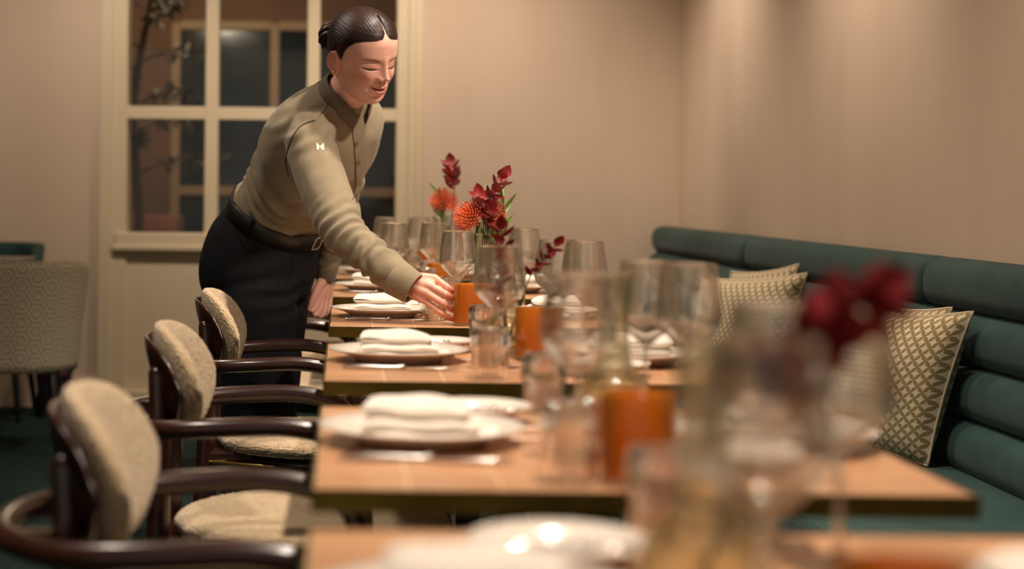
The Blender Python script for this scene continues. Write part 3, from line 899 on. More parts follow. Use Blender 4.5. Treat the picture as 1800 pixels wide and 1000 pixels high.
for i, (dy, dx, rz) in enumerate([(0, 0, 0), (0, .0, 0), (-.06, .0, 0), (0, .0, 0), (0, .0, 0)]):
    ty = TABLE_Y[i + 1]
    c = make_chair() if i == 0 else copy_tree(chairs[0])
    c.location = (CHX + dx, ty + dy, 0); c.rotation_euler = (0, 0, rz)
    tag(c, 'dark wood armchair with cream boucle pads, ' + notes[i], 'chair', 'boucle armchairs along the tables')
    chairs.append(c)

# ------------------------------------------------------------------ furniture at the far left
def tub_chair(loc, rz, seat_mat, label, cat='chair', H=.77, R=.31):
    c = empty('tub_chair', loc, rz)
    # open towards local +Y, back towards local -Y; the shell tapers down
    nu, nv = 60, 14; outer, inner, UV = [], [], []
    for i in range(nu):
        s = -1 + 2 * i / (nu - 1); a = s * 2.15
        top = H - .13 * max(0, abs(s) - .45) ** 1.6 * 2.2
        for j in range(nv):
            t = j / (nv - 1); z = .33 + (top - .33) * t; r = R * (.86 + .14 * t)
            rr = r * (1 + .05 * (abs(math.sin(a * 2))))
            outer.append((rr * math.sin(a), -rr * math.cos(a), z)); UV.append((a * R, z))
    V = np.array(outer); Vi = V.copy(); sc = 1 - .05 / np.linalg.norm(V[:, :2], axis=1)
    Vi[:, :2] *= sc[:, None]; Vi[:, 2] = np.where(Vi[:, 2] < .34, .345, Vi[:, 2] - .0)
    n0 = len(V); VV = np.vstack([V, Vi]); F = gridF(nu, nv) + [q[::-1] for q in gridF(nu, nv, off=n0)]
    for i in range(nu - 1):
        for j in (0, nv - 1):
            a, b = i * nv + j, (i + 1) * nv + j; q = (a, b, b + n0, a + n0); F.append(q if j else q[::-1])
    for i in (0, nu - 1):
        for j in range(nv - 1):
            a = i * nv + j; F.append((a, a + 1, a + 1 + n0, a + n0))
    V2, F2 = fix_normals(VV, F); mk('shell', V2, F2, seat_mat, c, uv=UV + UV)
    V, F = lathe([(0, .33), (R * .84, .33), (R * .86, .35), (R * .86, .43), (R * .8, .455), (0, .462)], 40); mk('seat', V, F, seat_mat, c, uv=[(v[0], v[1]) for v in V])
    for sx in (-1, 1):
        for sy in (-1, 1):
            V, F = tube([(sx * .17, sy * .17, .335), (sx * .205, sy * .21, 0.012)], [.021, .0125], 10, 2); mk('leg', V, F, 'black_paint', c)
    return tag(c, label, cat)
tub_chair((-1.345, 7.05, 0), .12, 'hex_fabric', 'patterned beige tub chair with black tapered legs at the left edge')
tub_chair((-1.66, 8.03, 0), PI, 'teal_velvet', 'dark teal upholstered chair behind the small table at the left edge', H=.80, R=.27)
t = tag(empty('side_table', (-1.68, 7.62, 0)), 'small dark stone-topped table between the tub chair and the teal chair', 'table')
bevel_box('table_top', (-.33, .29, -.24, .24, .725, .75), 'table_stone', t, .006, 2)
V, F = lathe([(0, 0), (.2, 0), (.2, .01), (.03, .02), (.025, .7), (.1, .726), (0, .726)], 24); mk('pedestal', V, F, 'black_metal', t)
bp = P(98, 672, 7.95)
t = tag(empty('hand_bag', (bp[0] - .02, 8.02, 0)), 'small black and dark red bag on the floor behind the tub chair legs', 'bag')
rings = []
for z, w, d in ((0, .075, .05), (.02, .085, .055), (.12, .075, .05), (.2, .085, .045), (.245, .1, .03), (.25, .095, .02)):
    a = np.arange(28) * 2 * PI / 28
    rings.append(np.stack([w * np.sign(np.cos(a)) * np.abs(np.cos(a)) ** .6, d * np.sign(np.sin(a)) * np.abs(np.sin(a)) ** .6, np.full(28, z)], 1))
V, F = loft(rings); mk('bag_body', V, F, 'black_paint', t)
V, F = tube([(-.07, 0, .24), (-.05, -.01, .31), (0, -.012, .335), (.05, -.01, .31), (.07, 0, .24)], .006, 8, 5); mk('handle', V, F, 'maroon', t)
V, F = cat_all([ellipsoid((.01, -.045, .2), (.06, .018, .035))]); mk('flap', V, F, 'maroon', t)

# tree and furniture in the room beyond the window
tr = tag(empty('olive_tree', (-1.12, 9.35, 0)), 'olive tree with drooping leafy branches behind the left panes of the window', 'tree')
V, F = lathe([(0, 0), (.16, 0), (.21, .36), (.20, .38), (.18, .36), (0, .34)], 28); mk('pot', V, F, 'terracotta', tr)
rng = random.Random(5)
V, F = tube([(0, 0, .3), (.02, 0, .9), (-.02, .02, 1.5), (.05, 0, 1.95), (.12, 0, 2.3)], [.03, .026, .022, .018, .01], 10, 5); mk('trunk', V, F, 'bark', tr)
lp_, lf_ = [], []
for k in range(16):
    z0 = 1.15 + .075 * k; a = k * 2.4; ln = rng.uniform(.3, .6)
    p0 = np.array([0.02, 0, z0]); dr = np.array([math.cos(a), math.sin(a) * .5, .35])
    p1 = p0 + dr * ln * .6; p2 = p0 + dr * ln + np.array([0, 0, -.16 * rng.random()])
    V, F = tube([p0, p1, p2], [.008, .005, .002], 6, 4); mk('branch', V, F, 'bark', tr)
    for q in range(44):
        s = rng.uniform(.25, 1); p = p0 * (1 - s) ** 2 + 2 * p1 * s * (1 - s) + p2 * s * s
        v, f = leaf_mesh(.085, .026, n=4, m=3)
        d = Vector((rng.uniform(-1, 1), rng.uniform(-1, 1), rng.uniform(-.8, .8))).normalized()
        M = d.to_track_quat('Y', 'Z').to_matrix(); v = v @ np.array(M).T + p
        lp_.append((v, f))
V, F = cat_all(lp_); tag(mk('foliage', V, F, 'olive_leaf', tr), kind='stuff')
t = tag(empty('wooden_sideboard', (-1.19, 10.4, 0)), 'low reddish wooden sideboard seen dimly through the lower left pane', 'sideboard')
bevel_box('body', (-.4, .22, -.2, .2, .12, .90), 'terracotta', t, .008, 2)
for sx in (-.35, .17):
    for sy in (-.16, .16): V, F = tube([(sx, sy, .13), (sx, sy, .01)], .018, 8, 2); mk('leg', V, F, 'bark', t)
for sx in (-.24, .06): bevel_box('door', (sx - .14, sx + .14, -.212, -.198, .16, .86), 'terracotta', t, .004, 1)

# ------------------------------------------------------------------ the woman setting the table
def frame(T, L):
    T = unit(T); L = np.array(L, float); L = unit(L - T * np.dot(L, T)); return L, np.cross(L, T), T   # left, forward, up
LAT = unit((.447, .894, 0))
def body_rings(spec, n=48, lat=LAT, grow=0.0, ex=.92):
    C = np.array([P(*s[:3]) for s in spec]); T = np.gradient(C, axis=0); out = []
    pr = catmull(np.hstack([C, np.array([[s[3], s[4]] for s in spec]), T]), 4)
    for q in pr:
        L, Fw, _ = frame(q[5:8], lat)
        t = np.arange(n) * 2 * PI / n
        ct, st = np.cos(t), np.sin(t)
        x = np.sign(ct) * np.abs(ct) ** ex * (q[3] + grow); y = np.sign(st) * np.abs(st) ** ex * (q[4] + grow)
        out.append(q[:3] + x[:, None] * L + y[:, None] * Fw)
    return out, pr

TORSO = [(458, 442, 4.80, .165, .118), (484, 392, 4.77, .158, .120), (512, 345, 4.72, .152, .122), (538, 298, 4.66, .160, .130), (561, 252, 4.58, .172, .138),
         (578, 214, 4.51, .172, .118), (590, 188, 4.475, .135, .088), (600, 170, 4.45, .082, .066), (606, 160, 4.44, .058, .056)]
RARM = [(556, 226, 4.43, .056), (545, 246, 4.37, .064), (556, 290, 4.32, .064), (572, 335, 4.27, .0615), (592, 383, 4.21, .057), (607, 412, 4.175, .052), (638, 440, 4.145, .047), (675, 470, 4.115, .043), (703, 492, 4.095, .041)]
LARM = [(612, 215, 4.60, .055), (622, 245, 4.66, .056), (606, 312, 4.76, .052), (598, 372, 4.84, .047), (584, 428, 4.89, .042), (572, 466, 4.915, .038)]
HIPS = [(492, 378, 4.76, .160, .124), (484, 392, 4.768, .165, .127), (466, 425, 4.785, .182, .145), (455, 465, 4.795, .192, .152), (452, 500, 4.80, .188, .146), (452, 530, 4.80, .165, .12)]
RLEG = [(452, 470, 4.74, .11), (447, 530, 4.715, .118), (446, 600, 4.705, .112), (447, 680, 4.70, .104), (447, 780, 4.71, .094), (447, 900, 4.72, .090), (450, 1000, 4.73, .088)]
LLEG = [(470, 480, 4.88, .105), (476, 540, 4.885, .108), (470, 600, 4.885, .102), (466, 680, 4.88, .096), (464, 780, 4.87, .090), (462, 900, 4.87, .086), (462, 976, 4.87, .085)]
def limb(spec, n=28, g=0.0, sub=4): return tube([P(*s[:3]) for s in spec], [s[3] + g for s in spec], n, sub)

person = empty('person', (P(455, 600, 4.79)[0], 4.79, 0))
PL = np.array(person.location)
def pk(name, V, F, mat, parent=None, **kw):
    o = mk(name, np.asarray(V) - PL, F, mat, person if parent is None else parent, **kw); return o
CAM = Vector((0, 0, CAM_H))
def hit(bvh, px, py, off=0.0):
    d = Vector(P(px, py, 1.0)) - CAM; d.normalize()
    loc, nrm, idx, dist = bvh.ray_cast(CAM, d)
    if loc is None: return None
    if nrm.dot(d) > 0: nrm = -nrm
    return np.array(loc + nrm * off), np.array(nrm)

# ---- shirt: torso and both sleeves as one cloth
rings, _ = body_rings(TORSO)
tor = loft(rings)
cuffR = P(716, 501, 4.088); 
V, F = remesh([tor, limb(RARM), limb(LARM)], .0046, 14, .5)
N = normals(V, F)
def proj(V):
    dx = V[:, 0] / V[:, 1] * F_PX; dy = (CAM_H - V[:, 2]) / V[:, 1] * F_PX
    return VPX + dx - ROLL * dy, VPY + dy + ROLL * dx
def nz(V, s, o=0): return np.array([mnoise.noise(Vector(v * s) + Vector((o, o * .7, 0))) for v in V])
ux, uy = proj(V)
n1 = nz(V, 9); n2 = nz(V, 17, 3.1)
disp = np.zeros(len(V))
# gathered folds above the belt, running round the waist
sp = P(484, 392, 4.77); sd = unit(P(561, 252, 4.58) - sp); hgt = (V - sp) @ sd
ctr = sp + hgt[:, None] * sd; rad = np.linalg.norm(V - ctr, axis=1)
wz = np.exp(-((hgt - .055) / .065) ** 2) * (ux < 640)
inner_arm = np.exp(-((ux - 600) / 60) ** 2)
disp += wz * .0105 * np.sin(hgt * 150 + n1 * 5.5 + (ux - 480) * .012)
disp += .0055 * np.exp(-((hgt - .16) / .07) ** 2) * np.sin(hgt * 95 + n1 * 6 + ux * .02)
# soft pull lines radiating from the raised shoulder
disp += .0055 * np.exp(-(((ux - 545) / 55) ** 2 + ((uy - 225) / 32) ** 2)) * np.sin((ux * .5 + uy * .9) * .19 + n1 * 3)
# sleeve: creases inside the elbow and along the forearm
el = P(603, 408, 4.18); de = np.linalg.norm(V - el, axis=1)
ax = unit(P(703, 492, 4.095) - P(607, 412, 4.175)); sa = (V - el) @ ax
onarm = np.exp(-(np.maximum(0, np.linalg.norm((V - el) - sa[:, None] * ax, axis=1) - .06) / .02) ** 2) * (V[:, 1] < 4.36)
disp += onarm * .0080 * np.exp(-(de / .062) ** 2) * np.sin(sa * 185 + n1 * 4 + (uy - 400) * .05)
disp += onarm * .0048 * np.exp(-((sa - .12) / .075) ** 2) * np.sin(sa * 130 + n2 * 6)
disp += .0022 * n2 + .0012 * nz(V, 34, 1)
V = V + N * disp[:, None]
shirt = pk('shirt', V, F, 'shirt')
SB = BVHTree.FromPolygons([tuple(v) for v in V], F)

# cuffs
def cuff(a, b, ra, rb, name, mat='shirt'):
    a, b = np.array(a), np.array(b); d = unit(b - a); L, Fw, _ = frame(d, (0, 0, 1)); rows = []; n = 36
    for t, r in ((0, ra * .96), (.02, ra), (.5, (ra + rb) / 2), (.97, rb), (1, rb - .001), (1, rb - .004), (.9, rb - .006), (.3, rb - .008)):
        c = a + (b - a) * t; k = np.arange(n) * 2 * PI / n
        rows.append(c + r * (np.cos(k)[:, None] * L + np.sin(k)[:, None] * Fw * .92))
    V, F = fix_normals(*loft(rows, False)); return pk(name, V, F, mat, shirt_p)
shirt_p = shirt
def pk2(name, V, F, mat, **kw): return mk(name, np.asarray(V) - PL, F, mat, shirt, **kw)
cuff(P(692, 485, 4.102), P(728, 508, 4.083), .0455, .0395, 'cuff')
cuff(P(577, 448, 4.905), P(569, 487, 4.925), .041, .037, 'cuff')
h_ = hit(SB, 708, 512, .002)
if h_ is not None:
    V, F = ellipsoid(P(713, 521, 4.052), (.0038, .0022, .0038), n=12, m=8); pk2('button', V, F, 'shirt_dark')

# stand collar, open at the throat
cc = P(606, 163, 4.445); Lc, Fc, Uc = frame(P(618, 140, 4.42) - P(590, 190, 4.475), LAT)
rows = []; m_ = 44
for i in range(m_):
    s = -1 + 2 * i / (m_ - 1); a = s * (PI - .30) + PI       # 0 = front
    fr_ = math.cos(a); drop = max(0, fr_) ** 2
    ring = []
    lo = .076 + .010 * drop; hi = .068 + .012 * drop
    base = cc - Uc * (.014 + .052 * drop ** 1.3) + Fc * .012 * drop
    top = cc + Uc * (.026 - .036 * drop ** 1.5) + Fc * .012 * drop
    dirv = Lc * math.sin(a) * 1.0 + Fc * math.cos(a) * .86
    pb, pt = base + dirv * lo, top + dirv * hi
    for q in (0, .35, .7, 1): ring.append(pb + (pt - pb) * q + dirv * .006 * math.sin(PI * q))
    for q in (1, .7, .35, 0): ring.append(pb + (pt - pb) * q + dirv * (.006 * math.sin(PI * q) - .0035))
    rows.append(np.array(ring))
V, F = fix_normals(*loft(rows)); pk2('collar', V, F, 'shirt_dark')

def patch(name, path, half, mat, off=.0028, nrow=26, ncol=5, th=.002):
    """cloth strip laid on the shirt front along a path"""
    pp = catmull(np.array(path, float), 6); V = []; ok = []
    idx = np.linspace(0, len(pp) - 1, nrow)
    pts = np.array([[np.interp(i, range(len(pp)), pp[:, c]) for c in (0, 1)] for i in idx])
    tn = np.gradient(pts, axis=0); tn /= np.linalg.norm(tn, axis=1)[:, None]
    top, bot = [], []
    for p, t in zip(pts, tn):
        nrm2 = np.array([-t[1], t[0]])
        for k in range(ncol):
            q = p + nrm2 * half * (-1 + 2 * k / (ncol - 1)); h0 = hit(SB, q[0], q[1], off)
            if h0 is None: return None
            top.append(h0[0]); bot.append(h0[0] - h0[1] * th)
    n0 = len(top); V = np.array(top + bot); F = gridF(nrow, ncol) + [q[::-1] for q in gridF(nrow, ncol, off=n0)]
    for i in range(nrow - 1):
        for j in (0, ncol - 1):
            a, b = i * ncol + j, (i + 1) * ncol + j; F.append((a, b, b + n0, a + n0))
    V, F = fix_normals(V, F); return pk2(name, V, F, mat)
patch('placket', [(627, 232), (630, 262), (632, 295), (632, 325), (628, 348)], 6.5, 'shirt', .003)
line_on_later = [(619, 226), (622, 256), (625, 290), (625, 322), (620, 350)]
for q in ((629, 285), (631, 322), (625, 252)):
    h0 = hit(SB, *q, .0035)
    if h0 is not None:
        M = Vector(h0[1]).to_track_quat('Z', 'Y').to_matrix()
        V, F = lathe([(0, 0), (.0058, 0), (.0062, .0008), (.0058, .0022), (.0042, .0014), (0, .0012)], 20); V = V @ np.array(M).T + h0[0]
        pk2('button', V, F, 'button')
def line_on(path, r, off, name, mat):
    pts = [hit(SB, x, y, off) for x, y in catmull(np.array(path, float), 5)]
    pts = [p[0] for p in pts if p is not None]
    V, F = tube(pts, r, 6, 1); return pk2(name, V, F, mat)
line_on([(553, 212), (540, 216), (527, 224), (515, 240), (507, 260), (503, 285), (507, 308)], .0017, .0006, 'armhole_piping', 'piping')
line_on(line_on_later, .0013, .0012, 'placket_edge', 'shirt_dark')
line_on([(560, 205), (572, 190), (578, 172)], .0010, .0004, 'yoke_seam', 'shirt_dark')
# pale emblem on the sleeve: two notched uprights joined at the waist
def emblem(polys):
    parts = []
    for poly in polys:
        t, bq = [], []
        for (x, y) in poly:
            h0 = hit(SB, 555.5 + x * 13.5, 250 + y * 13.5, .0012); t.append(h0[0]); bq.append(h0[0] - h0[1] * .0009)
        n0 = len(t); Fp = [tuple(range(n0)), tuple(range(2 * n0 - 1, n0 - 1, -1))] + [(k, (k + 1) % n0, (k + 1) % n0 + n0, k + n0) for k in range(n0)]
        parts.append((np.array(t + bq), Fp))
    V, F = cat_all(parts); V, F = fix_normals(V, F); return pk2('sleeve_emblem', V, F, 'emblem', smooth=False)
emblem([[(.0, .0), (.30, .30), (.45, .55), (.40, .70), (.34, 1.0), (.06, 1.0)], [(1.0, .05), (.72, .32), (.52, .55), (.58, .70), (.70, 1.0), (1.05, 1.05)], [(.36, .50), (.64, .50), (.60, .70), (.40, .70)]])
V, F = tube([P(575, 139, 4.43), P(563, 143, 4.45), P(549, 152, 4.47), P(556, 150, 4.462), P(569, 146, 4.445)], .0016, 6, 5); pk2('hanger_loop', V, F, 'piping')

# ---- trousers
rings, _ = body_rings(HIPS, lat=unit((.38, .925, 0)))
V, F = remesh([loft(rings), limb(RLEG), limb(LLEG)], .007, 12, .5)
N = normals(V, F); ux, uy = proj(V); n1 = nz(V, 8, 5)
disp = .0045 * np.exp(-(((ux - 500) / 60) ** 2 + ((uy - 510) / 45) ** 2)) * np.sin(uy * .16 + ux * .06 + n1 * 4) + .0025 * n1
disp += .004 * np.exp(-((uy - 700) / 110) ** 2) * np.sin(uy * .07 + n1 * 5)
V = V + N * disp[:, None]
trs = pk('trousers', V, F, 'trousers'); TB = BVHTree.FromPolygons([tuple(v) for v in V], F)
def ring_band(c0, c1, a, b, g, th, name, mat, lat=unit((.38, .925, 0)), n=64):
    c0, c1 = np.array(c0), np.array(c1); L, Fw, T = frame(c1 - c0, lat); rows = []
    t = np.arange(n) * 2 * PI / n; ct, st = np.cos(t), np.sin(t)
    sh = np.sign(ct)[:, None] * (np.abs(ct) ** .92)[:, None] * L
    for q, gg in ((0, g), (0.05, g + th), (.95, g + th), (1, g), (1, g - .004), (0, g - .004)):
        rows.append(c0 + (c1 - c0) * q + (np.sign(ct) * np.abs(ct) ** .92 * (a + gg))[:, None] * L + (np.sign(st) * np.abs(st) ** .92 * (b + gg))[:, None] * Fw)
    V = np.vstack(rows); F = gridF(len(rows), n, True, True); V, F = fix_normals(V, F)
    return mk(name, V - PL, F, mat, trs), (L, Fw, T)
b0, b1 = P(483, 393, 4.768), P(495, 368, 4.752)
bt, (Lb, Fb, Tb) = ring_band(b0, b1, .163, .126, .006, .003, 'belt', 'belt_leather')
bc = (b0 + b1) / 2
for a in (.35, 1.25, 2.2, 3.05, 3.7, 4.4, 5.3, 5.9):
    c = bc + Lb * math.cos(a) * (.163 + .010) + Fb * math.sin(a) * (.126 + .010)
    d = unit(-Lb * math.sin(a) * .163 + Fb * math.cos(a) * .126); o_ = np.cross(d, Tb)
    V, F = box(-.006, .006, -.0015, .0015, -.025, .025); V = c + V[:, :1] * d + V[:, 1:2] * o_ + V[:, 2:] * Tb
    mk('belt_loop', V - PL, F, 'trousers', trs, smooth=False)
c = bc + Fb * (.126 + .0125) + Lb * 0.0
pts = [c + Lb * x + Tb * z for x, z in ((-.022, -.019), (.022, -.019), (.022, .019), (-.022, .019))]
V, F = tube([pts[0], (pts[0] + pts[1]) / 2, pts[1], (pts[1] + pts[2]) / 2, pts[2], (pts[2] + pts[3]) / 2, pts[3], (pts[3] + pts[0]) / 2], .0024, 8, 3, closed=True)
mk('buckle', V - PL, F, 'steel', bt)
def tline(path, name, r=.0014):
    pts = [hit(TB, x, y, .0004) for x, y in catmull(np.array(path, float), 5)]; pts = [p[0] for p in pts if p is not None]
    V, F = tube(pts, r, 6, 1); mk(name, V - PL, F, 'trousers', trs)
tline([(405, 385), (425, 425), (445, 440), (465, 425), (470, 400)], 'pocket_seam', .002)
tline([(520, 430), (512, 470), (505, 505)], 'pocket_seam', .002)
for sp_, yy in ((RLEG[-1], 4.73), (LLEG[-1], 4.87)):
    c = P(*sp_[:3]); x0 = c[0]
    rings = []
    for s, w, hz_ in ((-.10, .022, .05), (-.08, .034, .07), (-.03, .038, .085), (.03, .040, .075), (.09, .045, .055), (.14, .040, .042), (.165, .022, .03)):
        t = np.arange(20) * 2 * PI / 20
        z = np.maximum(.004, hz_ / 2 + hz_ / 2 * np.sin(t)); rings.append(np.stack([np.full(20, x0 + s), yy - .1 * s + w * np.cos(t), z], 1))
    V, F = fix_normals(*loft(rings)); pk('shoe', V, F, 'shoe')

# ---- head: lofted skull with features raised on the front
yaw, pitch, roll_h = math.radians(51), math.radians(22), math.radians(8)
Fh = np.array([math.cos(yaw), -math.sin(yaw), 0]); Lh = np.array([math.sin(yaw), math.cos(yaw), 0])
HF = Fh * math.cos(pitch) - np.array([0, 0, 1]) * math.sin(pitch); HU = Fh * math.sin(pitch) + np.array([0, 0, 1]) * math.cos(pitch)
HL = Lh * math.cos(roll_h) + HU * math.sin(roll_h); HU = HU * math.cos(roll_h) - Lh * math.sin(roll_h)
HC = P(638, 94, 4.36)
def hw(Q): Q = np.asarray(Q, float); return HC + Q[..., :1] * HF + Q[..., 1:2] * HL + Q[..., 2:3] * HU

HT = np.array([  # z, front, back, half width
    (.1165, -.012, -.022, .004), (.1145, .012, -.042, .024), (.1075, .034, -.060, .040), (.094, .058, -.078, .055), (.072, .079, -.093, .067), (.050, .0905, -.101, .0735), (.025, .0935, -.102, .0755),
    (.005, .0920, -.099, .0745), (-.015, .0905, -.092, .0720), (-.035, .0895, -.080, .0690), (-.055, .0880, -.064, .0645), (-.075, .0855, -.046, .0575), (-.090, .0830, -.030, .0495),
    (-.102, .0785, -.010, .0395), (-.110, .0700, .010, .0285), (-.1150, .0560, .030, .014), (-.1162, .047, .042, .003)])
_dome = []
for t in (1.0, .9985, .993, .98, .955, .92, .87, .80, .70, .58, .45, .30):
    f = max(0.0, 1 - t ** 2.2) ** (1 / 2.2) + .012; _dome.append((.02 + t * .0905, -.005 + .0985 * f, -.005 - .097 * f, .0755 * f))
HT = np.vstack([_dome, HT[6:]])
zs = np.concatenate([(.1105 - .0155 * (np.arange(20) / 20) ** 2.2), np.linspace(.095, -.09, 190)[:-1], np.linspace(-.09, -.1162, 26)])
_zf = np.linspace(-.1162, .1105, 900); _kz = np.exp(-(np.arange(-60, 61) * (_zf[1] - _zf[0]) / .0085) ** 2); _kz /= _kz.sum()
_tab = {t: np.convolve(np.pad(np.interp(_zf, HT[::-1, 0], HT[::-1, t]), 60, mode='edge'), _kz, 'valid') for t in (1, 2, 3)}
def smooth1(t, z):
    g = np.interp(z, _zf, _tab[t]); raw = np.interp(z, HT[::-1, 0], HT[::-1, t])
    k = np.clip(min((z + .1162) / .016, (.075 - z) / .03), 0, 1)          # keep the poles closed
    return g * k + raw * (1 - k)
nt_ = 240
tt = np.linspace(-PI, PI, nt_, endpoint=False); tt = tt - .42 * np.sin(tt)         # denser towards the face
grid = np.zeros((len(zs), nt_, 3))
for i, z in enumerate(zs):
    xf, xb, w = smooth1(1, z), smooth1(2, z), smooth1(3, z); cx = -.008 if z > -.06 else -.008 + (-.06 - z) * .95
    cx = min(max(cx, xb + .002), xf - .002)
    ct, st = np.cos(tt), np.sin(tt); e = .86
    x = np.where(ct > 0, (xf - cx), (cx - xb)) * np.sign(ct) * np.abs(ct) ** np.where(ct > 0, .90, 1.0) + cx
    y = w * np.sign(st) * np.abs(st) ** .93
    grid[i, :, 0], grid[i, :, 1], grid[i, :, 2] = x, y, z
X, Yc, Z = grid[..., 0], grid[..., 1], grid[..., 2]
A = np.abs(Yc); front = np.clip((X - .02) / .03, 0, 1)
G = lambda v, s: np.exp(-(v / s) ** 2)
d = np.zeros_like(X)
d += .0022 * G(A - .028, .020) * G(Z - .014, .009)                       # brow
d += -.0095 * G(A - .033, .0175) * G(Z + .000, .0110)                     # sockets
d += .0092 * G(A - .0325, .0135) * G(Z + .003, .0085)                     # lowered lids over the eyeballs
d += -.0035 * G(A - .0325, .0150) * G(Z + .0125, .0022)                   # crease under the lid edge
d += -.0020 * G(A - .0325, .0150) * G(Z - .0070, .0022)                   # crease above the lid
nzh = np.interp(Z, [-.052, -.045, -.040, -.034, -.030, -.022, -.008, .006, .016, .026, .04], [0, .0025, .013, .0205, .0215, .0185, .0120, .0066, .0036, .0014, 0])
nw = np.interp(Z, [-.045, -.030, -.015, .0, .02], [.0110, .0110, .0086, .0080, .0130])
d += nzh * np.exp(-(A / nw) ** 2.2)
d += .0105 * G(A - .0135, .0052) * G(Z + .0355, .0072)                    # nostril wings
d += -.0040 * G(A - .0085, .0035) * G(Z + .0440, .0030)                   # nostrils
mz = -.0655 + .0065 * (A / .026) ** 2                                     # smiling mouth line
mw = np.exp(-(A / .0235) ** 4)
d += .0062 * np.exp(-((Z - mz - .0062) / .0052) ** 2) * mw
d += .0075 * np.exp(-((Z - mz + .0075) / .0060) ** 2) * np.exp(-(A / .0200) ** 4)
d += -.0058 * np.exp(-((Z - mz) / .0020) ** 2) * np.exp(-(A / .0235) ** 6)
d += .0035 * G(A, .026) * G(Z + .060, .018)                               # muzzle
d += -.0030 * G(A - .0285, .006) * G(Z + .060, .010)                      # smile corners
d += -.0025 * np.exp(-((A - (.021 + (-.045 - Z) * .45)) / .0045) ** 2) * G(Z + .048, .014)   # smile folds
d += .0085 * G(A - .042, .020) * G(Z + .032, .019)                        # cheeks
d += -.0040 * G(A, .018) * G(Z + .0855, .0055) + .0060 * G(A, .019) * G(Z + .101, .012)   # chin
grid[..., 0] += d * front
HV = grid.reshape(-1, 3); HFc = gridF(len(zs), nt_, False, True)
HFc.append(tuple(range(nt_))[::-1]); HFc.append(tuple((len(zs) - 1) * nt_ + k for k in range(nt_)))
SK = np.array(lin('e6ae99')[:3])
hc = np.tile(SK, (len(HV), 1)); x_, y_, z_ = HV[:, 0], HV[:, 1], HV[:, 2]; a_ = np.abs(y_)
def tint(col, m): 
    global hc
    m = np.clip(m, 0, 1)[:, None]; hc = hc * (1 - m) + np.array(lin(col)[:3]) * m
fm = (x_ > .03)
mzv = -.0655 + .0065 * (a_ / .026) ** 2
tint('cf8467', .55 * G(a_ - .046, .022) * G(z_ + .034, .020) * fm)                                   # flushed cheeks
tint('cf8a6c', .45 * G(a_, .013) * G(z_ + .034, .010) * fm)
upz, loz = mzv + .0105 * np.exp(-(a_ / .019) ** 4) - .002 * G(a_, .004), mzv - .0135 * np.exp(-(a_ / .018) ** 4)
tint('bd6c60', .8 * ((z_ < upz) & (z_ > loz) & (a_ < .0255) & fm))
tint('4a1a14', .9 * np.exp(-((z_ - mzv) / .0014) ** 2) * np.clip((.0245 - a_) / .004, 0, 1) * fm)
tint('a86450', .6 * G(a_ - .0335, .016) * G(z_ + .002, .0075) * fm)
tint('2e1813', .9 * G(a_ - .0345, .0125) * G(z_ + .0118, .0024) * fm)
tint('4d2d20', .88 * np.exp(-((z_ - .0130 + .0045 * ((a_ - .036) / .019) ** 2) / (.0012 + .0016 * np.clip((.056 - a_) / .03, 0, 1))) ** 2) * np.clip((a_ - .0135) / .004, 0, 1) * np.clip((.057 - a_) / .008, 0, 1) * fm)
tint('7a3a2a', .8 * G(a_ - .0085, .0035) * G(z_ + .0445, .0028) * fm)
HB = BVHTree.FromPolygons([tuple(v) for v in HV], HFc)
def face_pt(y, z, off=0.0):
    loc, n, i, dd = HB.ray_cast(Vector((.25, y, z)), Vector((-1, 0, 0)))
    return np.array([loc.x + off, y, z])

# ears
def ear(side):
    nr, na = 14, 40; V = []
    for i in range(nr):
        r = (i + .001) / (nr - 1)
        for k in range(na):
            a = 2 * PI * k / na
            sx = .0165 * (1 + .10 * math.sin(a)) ; sz = .031
            x = r * sx * math.cos(a) * (1 if math.sin(a) > -.35 else .82); z = r * sz * math.sin(a)
            rim = .0075 * math.exp(-((r - .86) / .11) ** 2) * (1.0 if math.sin(a) > -.6 else .35)
            cup = -.0085 * math.exp(-((x - .002) / .0075) ** 2 - ((z + .002) / .012) ** 2)
            anti = .0035 * math.exp(-((r - .52) / .10) ** 2) * (1 if math.cos(a) < .3 else .2)
            edge = -.006 * max(0, (r - .93) / .07)
            trag = .006 * math.exp(-((x - .0115) / .004) ** 2 - ((z + .004) / .006) ** 2)
            V.append((x, .004 + rim + cup + anti + edge + trag, z))
    V = np.array(V); B = V.copy(); B[:, 1] = np.minimum(B[:, 1] - .0045, -.001); n0 = len(V)
    F = gridF(nr, na, False, True) + [q[::-1] for q in gridF(nr, na, False, True, off=n0)]
    for k in range(na):
        a, b = (nr - 1) * na + k, (nr - 1) * na + (k + 1) % na; F.append((a, b, b + n0, a + n0))
    V = np.vstack([V, B])
    th, tl = .38, -.18                                 # flares backwards, leans back
    c, s = math.cos(th), math.sin(th); V = np.stack([V[:, 0] * c + V[:, 1] * -s * 1.0, V[:, 0] * -s * -1.0 * -1 + V[:, 1] * c, V[:, 2]], 1)
    c, s = math.cos(tl), math.sin(tl); V = np.stack([V[:, 0] * c + V[:, 2] * s, V[:, 1], -V[:, 0] * s + V[:, 2] * c], 1)
    V = V + np.array([-.010, .0745, -.022])
    if side < 0: V = V * np.array([1, -1, 1])
    return fix_normals(V, F)
